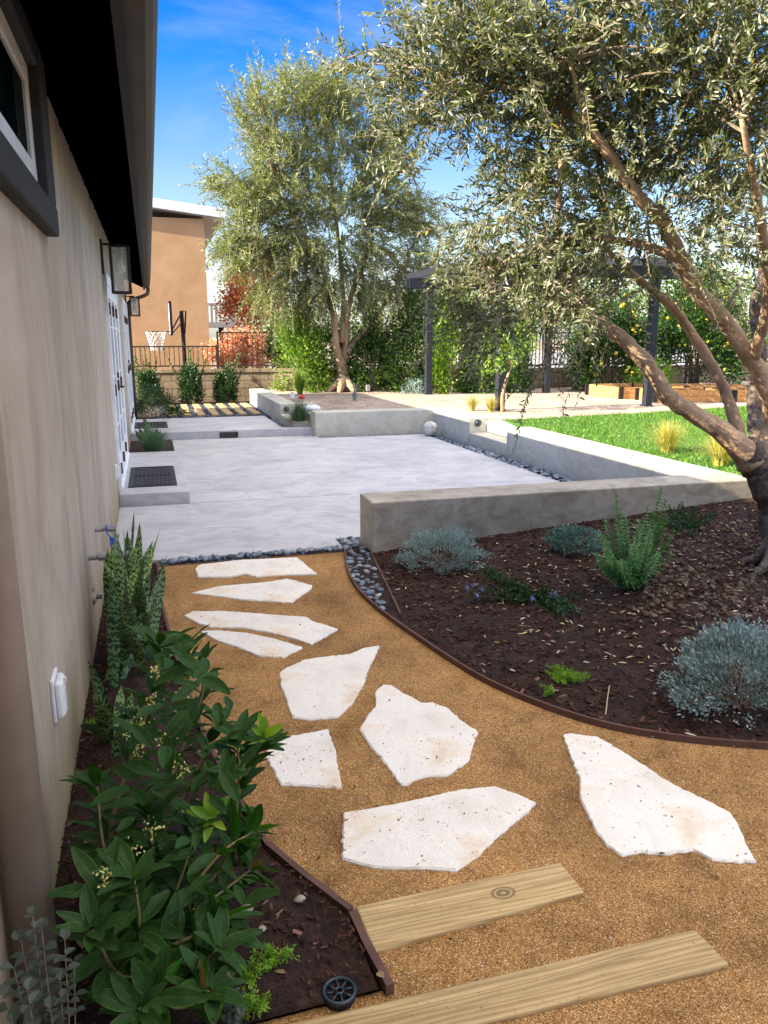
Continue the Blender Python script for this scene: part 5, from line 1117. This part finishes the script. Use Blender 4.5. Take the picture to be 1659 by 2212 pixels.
# basketball hoop
Yh=22.2; bc=AY(367,688,Yh); e=empty('basketball_hoop',(AY(392,780,Yh)[0],Yh,-.1),'basketball hoop with white net in front of the tan house','basketball hoop')
xb=AY(368,690,Yh)[0]; xp=AY(393,700,Yh)[0]; zt_=AY(368,655,Yh)[2]; zb_=AY(368,722,Yh)[2]; zr=AY(337,716,Yh)[2]; xr=AY(336,716,Yh)[0]
f=Geo(); f.box(xb-.025,xb+.025,Yh-.55,Yh+.55,zb_,zt_); f.build('backboard',M['vinyl'],e,bevel=.01)
f=Geo(); f.box(xb-.035,xb+.035,Yh-.58,Yh-.552,zb_-.02,zt_+.02); f.box(xb-.035,xb+.035,Yh+.552,Yh+.58,zb_-.02,zt_+.02); f.box(xb-.034,xb+.034,Yh-.58,Yh+.58,zt_+.001,zt_+.03); f.box(xb-.034,xb+.034,Yh-.58,Yh+.58,zb_-.03,zb_-.001); f.build('board_frame',M['black'],e)
f=Geo(); th=np.linspace(0,2*pi,29); f.tube([(xr+.26*cos(a),Yh+.26*sin(a),zr) for a in th],.012,6,cap=False); f.tube([(xr+.25,Yh,zr),(xb-.02,Yh,zr)],.02,6); f.build('rim',M['iron'],e)
f=Geo(); 
for k in range(12):
    for sgn in(-1,1):
        P=[]
        for i in range(9):
            t=i/8; a=2*pi*k/12+sgn*t*1.6; rr=.26*(1-.45*min(1,t*1.25)+.05*t); P.append((xr+rr*cos(a),Yh+rr*sin(a),zr-.5*t))
        f.tube(P,.012,4)
f.build('net',M['net'],e)
zp=AY(393,672,Yh)[2]
f=Geo(); f.tube([(xp+.02,Yh,-.1),(xp+.02,Yh,zb_),(xp,Yh,zp)],.055,8); f.build('pole',M['black'],e)
f=Geo()
for dy in(-.09,.09): f.tube([(xb+.03,Yh+dy,zb_+.12),(xp+.02,Yh+dy,zp-.02)],.02,6); f.tube([(xb+.03,Yh+dy,zb_+.32),(xb+.06,Yh+dy,zb_+.05),(xp,Yh+dy,zp-.3)],.02,6); f.tube([(xp,Yh+dy,zp),(xp+.12,Yh+dy,zp+.0),(xp+.06,Yh+dy,zb_)],.02,6)
f.build('arms',M['black'],e)
# deck railing
e=empty('white_balcony',(2.7,30,-.1),'white slatted balcony railing beyond the iron fence','balcony')
x0,z0_=AY(449,705,30)[0],AY(480,706,30)[2]; x1=AY(517,700,30)[0]; z1_=AY(480,655,30)[2]
f=Geo(); f.box(x0-1,x1,29.9,30.1,z0_-.02,z0_+.16); f.box(x0-1,x1,29.93,30.07,z1_-.09,z1_+.0); f.box(x1-.1,x1-.001,30.1,33,z0_-.02,z0_+.16); f.box(x1-.1,x1-.002,30.1,33,z1_-.09,z1_); f.build('rails',M['white'],e)
f=Geo()
for i in range(16):
    x=x1-.06-i*.155; f.box(x-.04,x+.04,29.95,29.99,z0_+.16,z1_-.09)
for i in range(14): y=30.2+i*.2; f.box(x1-.09,x1-.03,y-.04,y+.04,z0_+.16,z1_-.09)
f.build('balusters',M['white'],e)
f=Geo(); f.box(x0-1,x1,30.1,33,z0_+.0,z0_+.14); f.build('deck_floor',M['offwhite'],e)
px=AY(478,720,30.2)[0]; f=Geo(); f.box(px-.09,px+.09,30.1,30.3,-.1,z0_); f.build('support_post',M['fascia'],e)
# ------------------------------------------------------------ shrubs and trees in the back
for px,py,w_,tpy,l,mt,nL in [(325,872,.42,758,'narrow evergreen shrub by the house corner, leftmost of three at the block wall','deep',3000),(412,872,.42,748,'tall narrow evergreen shrub, middle of the three before the block wall','deep',3400),(490,870,.42,762,'bushy evergreen shrub, right of the three by the block wall','deep',3800)]:
    b=G(px,py,.07); b[1]=min(b[1],19.75); b=np.array([AY(px,py,19.7)[0],19.7,.07]); ht=AY(px,tpy,19.7)[2]-.07
    e=bush('evergreen_shrub',b,w_*.62,w_*.6,ht*.66,nL,.075,.032,mt,l,group='three shrubs before the block wall',clumps=24,up=.9,spread=.2,stems=10,stemr=.012)
    tips=[b+np.array([R.normal(0,.26),R.normal(0,.18),ht*R.uniform(.7,1.05)]) for _ in range(9)]
    gg=Geo()
    for t_ in tips:
        n=46; s_=R.uniform(.3,1,n)[:,None]; P=(b+(t_-b)*s_); gg.tube([b,t_],[.008,.003],4,tone=.1)
        gg.leaves(P,norm(R.normal(0,.6,(n,3))+np.array([0,0,.7])),R.normal(0,1,(n,3)),.07,.03,simple=True)
    gg.build('upright_shoots',M['hedge'],e)
bush('deep_green_shrub',(0.0,16.7,.07),.48,.45,.66,6500,.05,.013,'deep','rounded fine leaved green shrub at the far door corner',clumps=70,up=.5,spread=.14,stems=10,stemr=.008)
bush('low_herb',(.45,16.6,.1),.2,.15,.14,500,.05,.02,'hedge','low yellow green herb at the foot of the rounded shrub by the planks',clumps=12)
HED=[(655,865,18.9,60,650,'hedgeb','bright yellow green tall hedge shrub left of the far olive',5200,.35),
(722,860,19.3,45,700,'hedge','dark hedge shrub directly behind the far olive trunk',3000,.35),
(800,850,18.6,48,665,'hedge','green hedge shrub just right of the far olive trunk',3400,.35),
(885,848,18.0,55,650,'hedge','broad green hedge shrub left of the first pergola post',4200,.35),
(965,845,17.5,45,640,'hedgeb','bright green hedge shrub just right of the first pergola post',3800,.35),
(1035,843,17.4,42,690,'citrus','dark hedge shrub between pergola post and young tree',3000,.35),
(1105,842,17.2,40,720,'citrus','hedge shrub behind the young tree',3000,.35)]
for px,py,Y,wpx,tpy,mt,l,n,_ in HED:
    b=AY(px,py,Y); d=np.linalg.norm(b-EYE)/FL; b[2]=.36; h_=AY(px,tpy,Y)[2]-.36
    bush('hedge_shrub',b,wpx*d*.95,.6,h_,int(n*1.3),.10,.045,mt,l,group='hedge shrubs along the block wall',clumps=50,up=.4,spread=.16,stems=14,stemr=.014,z0=.02)
# citrus trees with fruit
for (px,py,Y,wpx,tpy,l,n) in [(1310,825,17.3,85,640,'left citrus tree with yellow fruit above the raised beds',6500),(1500,800,17.8,105,590,'right citrus tree with yellow fruit behind the leaning olive limbs',8000)]:
    b=AY(px,py,Y); d=np.linalg.norm(b-EYE)/FL; b[2]=.38; h_=AY(px,tpy,Y)[2]-.38
    e=bush('citrus_tree',b,wpx*d,1.0,h_,n*2,.11,.055,'citrus',l,cat='tree',group='citrus trees',clumps=70,up=.2,spread=.15,stems=16,stemr=.025,z0=.16,part='crown')
    fr=None
    for k in range(46):
        u=norm(R.normal(0,1,3)); u[2]=abs(u[2]); u[1]=-abs(u[1]); q=b+u*np.array([wpx*d*.95,.95,h_*.8])+np.array([0,0,h_*.15])
        if fr is None: f=Geo(); f.ball(b,.045,nu=8,nv=6); fr=f.build('fruit',M['lemon'],e,smooth=True); o=fr
        else: o=fr.copy(); C.objects.link(o); o.parent=e
        o.location=q-b
b=G(1085,890,.38); tips=[]
e=empty('young_tree',b,'slim young citrus tree beside the small golden grasses','tree'); f=Geo(); tr=smoothpath([b,AY(1086,850,b[1]),AY(1096,815,b[1]),AY(1105,790,b[1])],5); f.tube(tr,np.linspace(.035,.022,len(tr)),8)
top=tr[-1]
for k in range(9):
    q=AY(R.uniform(1050,1150),R.uniform(700,790),b[1]+R.uniform(-.3,.3)); f.tube(smoothpath([top,(top+q)/2+np.array([0,0,.05]),q],3),[.014]*3+[.008]*3+[.004],5)
f.build('trunk',M['bark'],e,smooth=True)
f=Geo(); n=900; cl=np.array([AY(R.uniform(1045,1150),R.uniform(690,800),b[1]+R.uniform(-.35,.35)) for _ in range(22)]); P=cl[R.integers(0,22,n)]+R.normal(0,.08,(n,3)); f.leaves(P,norm(R.normal(0,1,(n,3))+np.array([0,0,.2])),R.normal(0,1,(n,3)),.075,.034,simple=False,bend=.1); f.build('crown',M['hedgeb'],e)
bush('lime_shrub',(11.3,15.9,.38),.45,.4,.75,1500,.10,.03,'hedgeb','bright lime green fern like shrub behind the raised beds',clumps=20)
# beyond the wall
def bgtree(px,py,Y,wpx,hpx,mt,l,n,L=.2,nm='tree',trunk=True):
    c=AY(px,py,Y); d=np.linalg.norm(c-EYE)/FL; e=empty(nm,(c[0],c[1],-.1),l,'tree','trees beyond the block wall')
    K=34; u=norm(R.normal(0,1,(K,3)))*R.uniform(.3,1,(K,1))**.5; cc=c+u*np.array([wpx*d,wpx*d*.7,hpx*d]); k=R.integers(0,K,n)
    P=cc[k]+R.normal(0,1,(n,3))*np.array([wpx,wpx*.7,hpx])*d*.17; P[:,2]=np.maximum(P[:,2],.2)
    f=Geo(); f.leaves(P,R.normal(0,1,(n,3)),R.normal(0,1,(n,3)),L*R.uniform(.6,1.2,n),L*.45,simple=True,tone=np.clip(R.normal(.5,.18,n)+R.normal(0,.12,K)[k],0,1)); f.build('crown',M[mt],e)
    f=Geo(); f.tube([(c[0],c[1],-.1),(c[0]+.1,c[1],c[2]*.5),tuple(c)],[.16,.12,.06],8)
    for q in cc[:12]: f.tube([(c[0],c[1],c[2]*.55),tuple((c+q)/2),tuple(q)],[.06,.04,.015],5)
    f.build('trunk',M['twig'],e)
bgtree(552,625,27,72,85,'autumn','orange autumn tree behind the far olive, right of the tan house',5600,.15)
bgtree(520,755,23.5,62,42,'dryred','low russet leaved shrub behind the iron fence by the tan house',3600,.12)
bgtree(620,740,24,60,60,'hedge','green tree behind the iron fence, left of the far olive trunk',2600,.14)
bgtree(820,700,27,90,70,'bgleaf','pale green tree behind the far olive crown',3600,.16)
bgtree(960,690,28,80,80,'bgleaf','light green tree behind the first pergola post',3600,.16)
bgtree(1120,670,30,110,75,'bgleaf','wide light green tree behind the young citrus tree',4200,.18)
bgtree(1300,650,34,120,70,'bgleaf','wide pale tree far beyond the left citrus tree',4200,.2)
bgtree(1480,640,36,110,80,'bgleaf','pale tree far beyond the right citrus tree',4000,.2)
bgtree(1620,680,32,80,90,'bgleaf','pale tree at the right edge beyond the block wall',4000,.2)
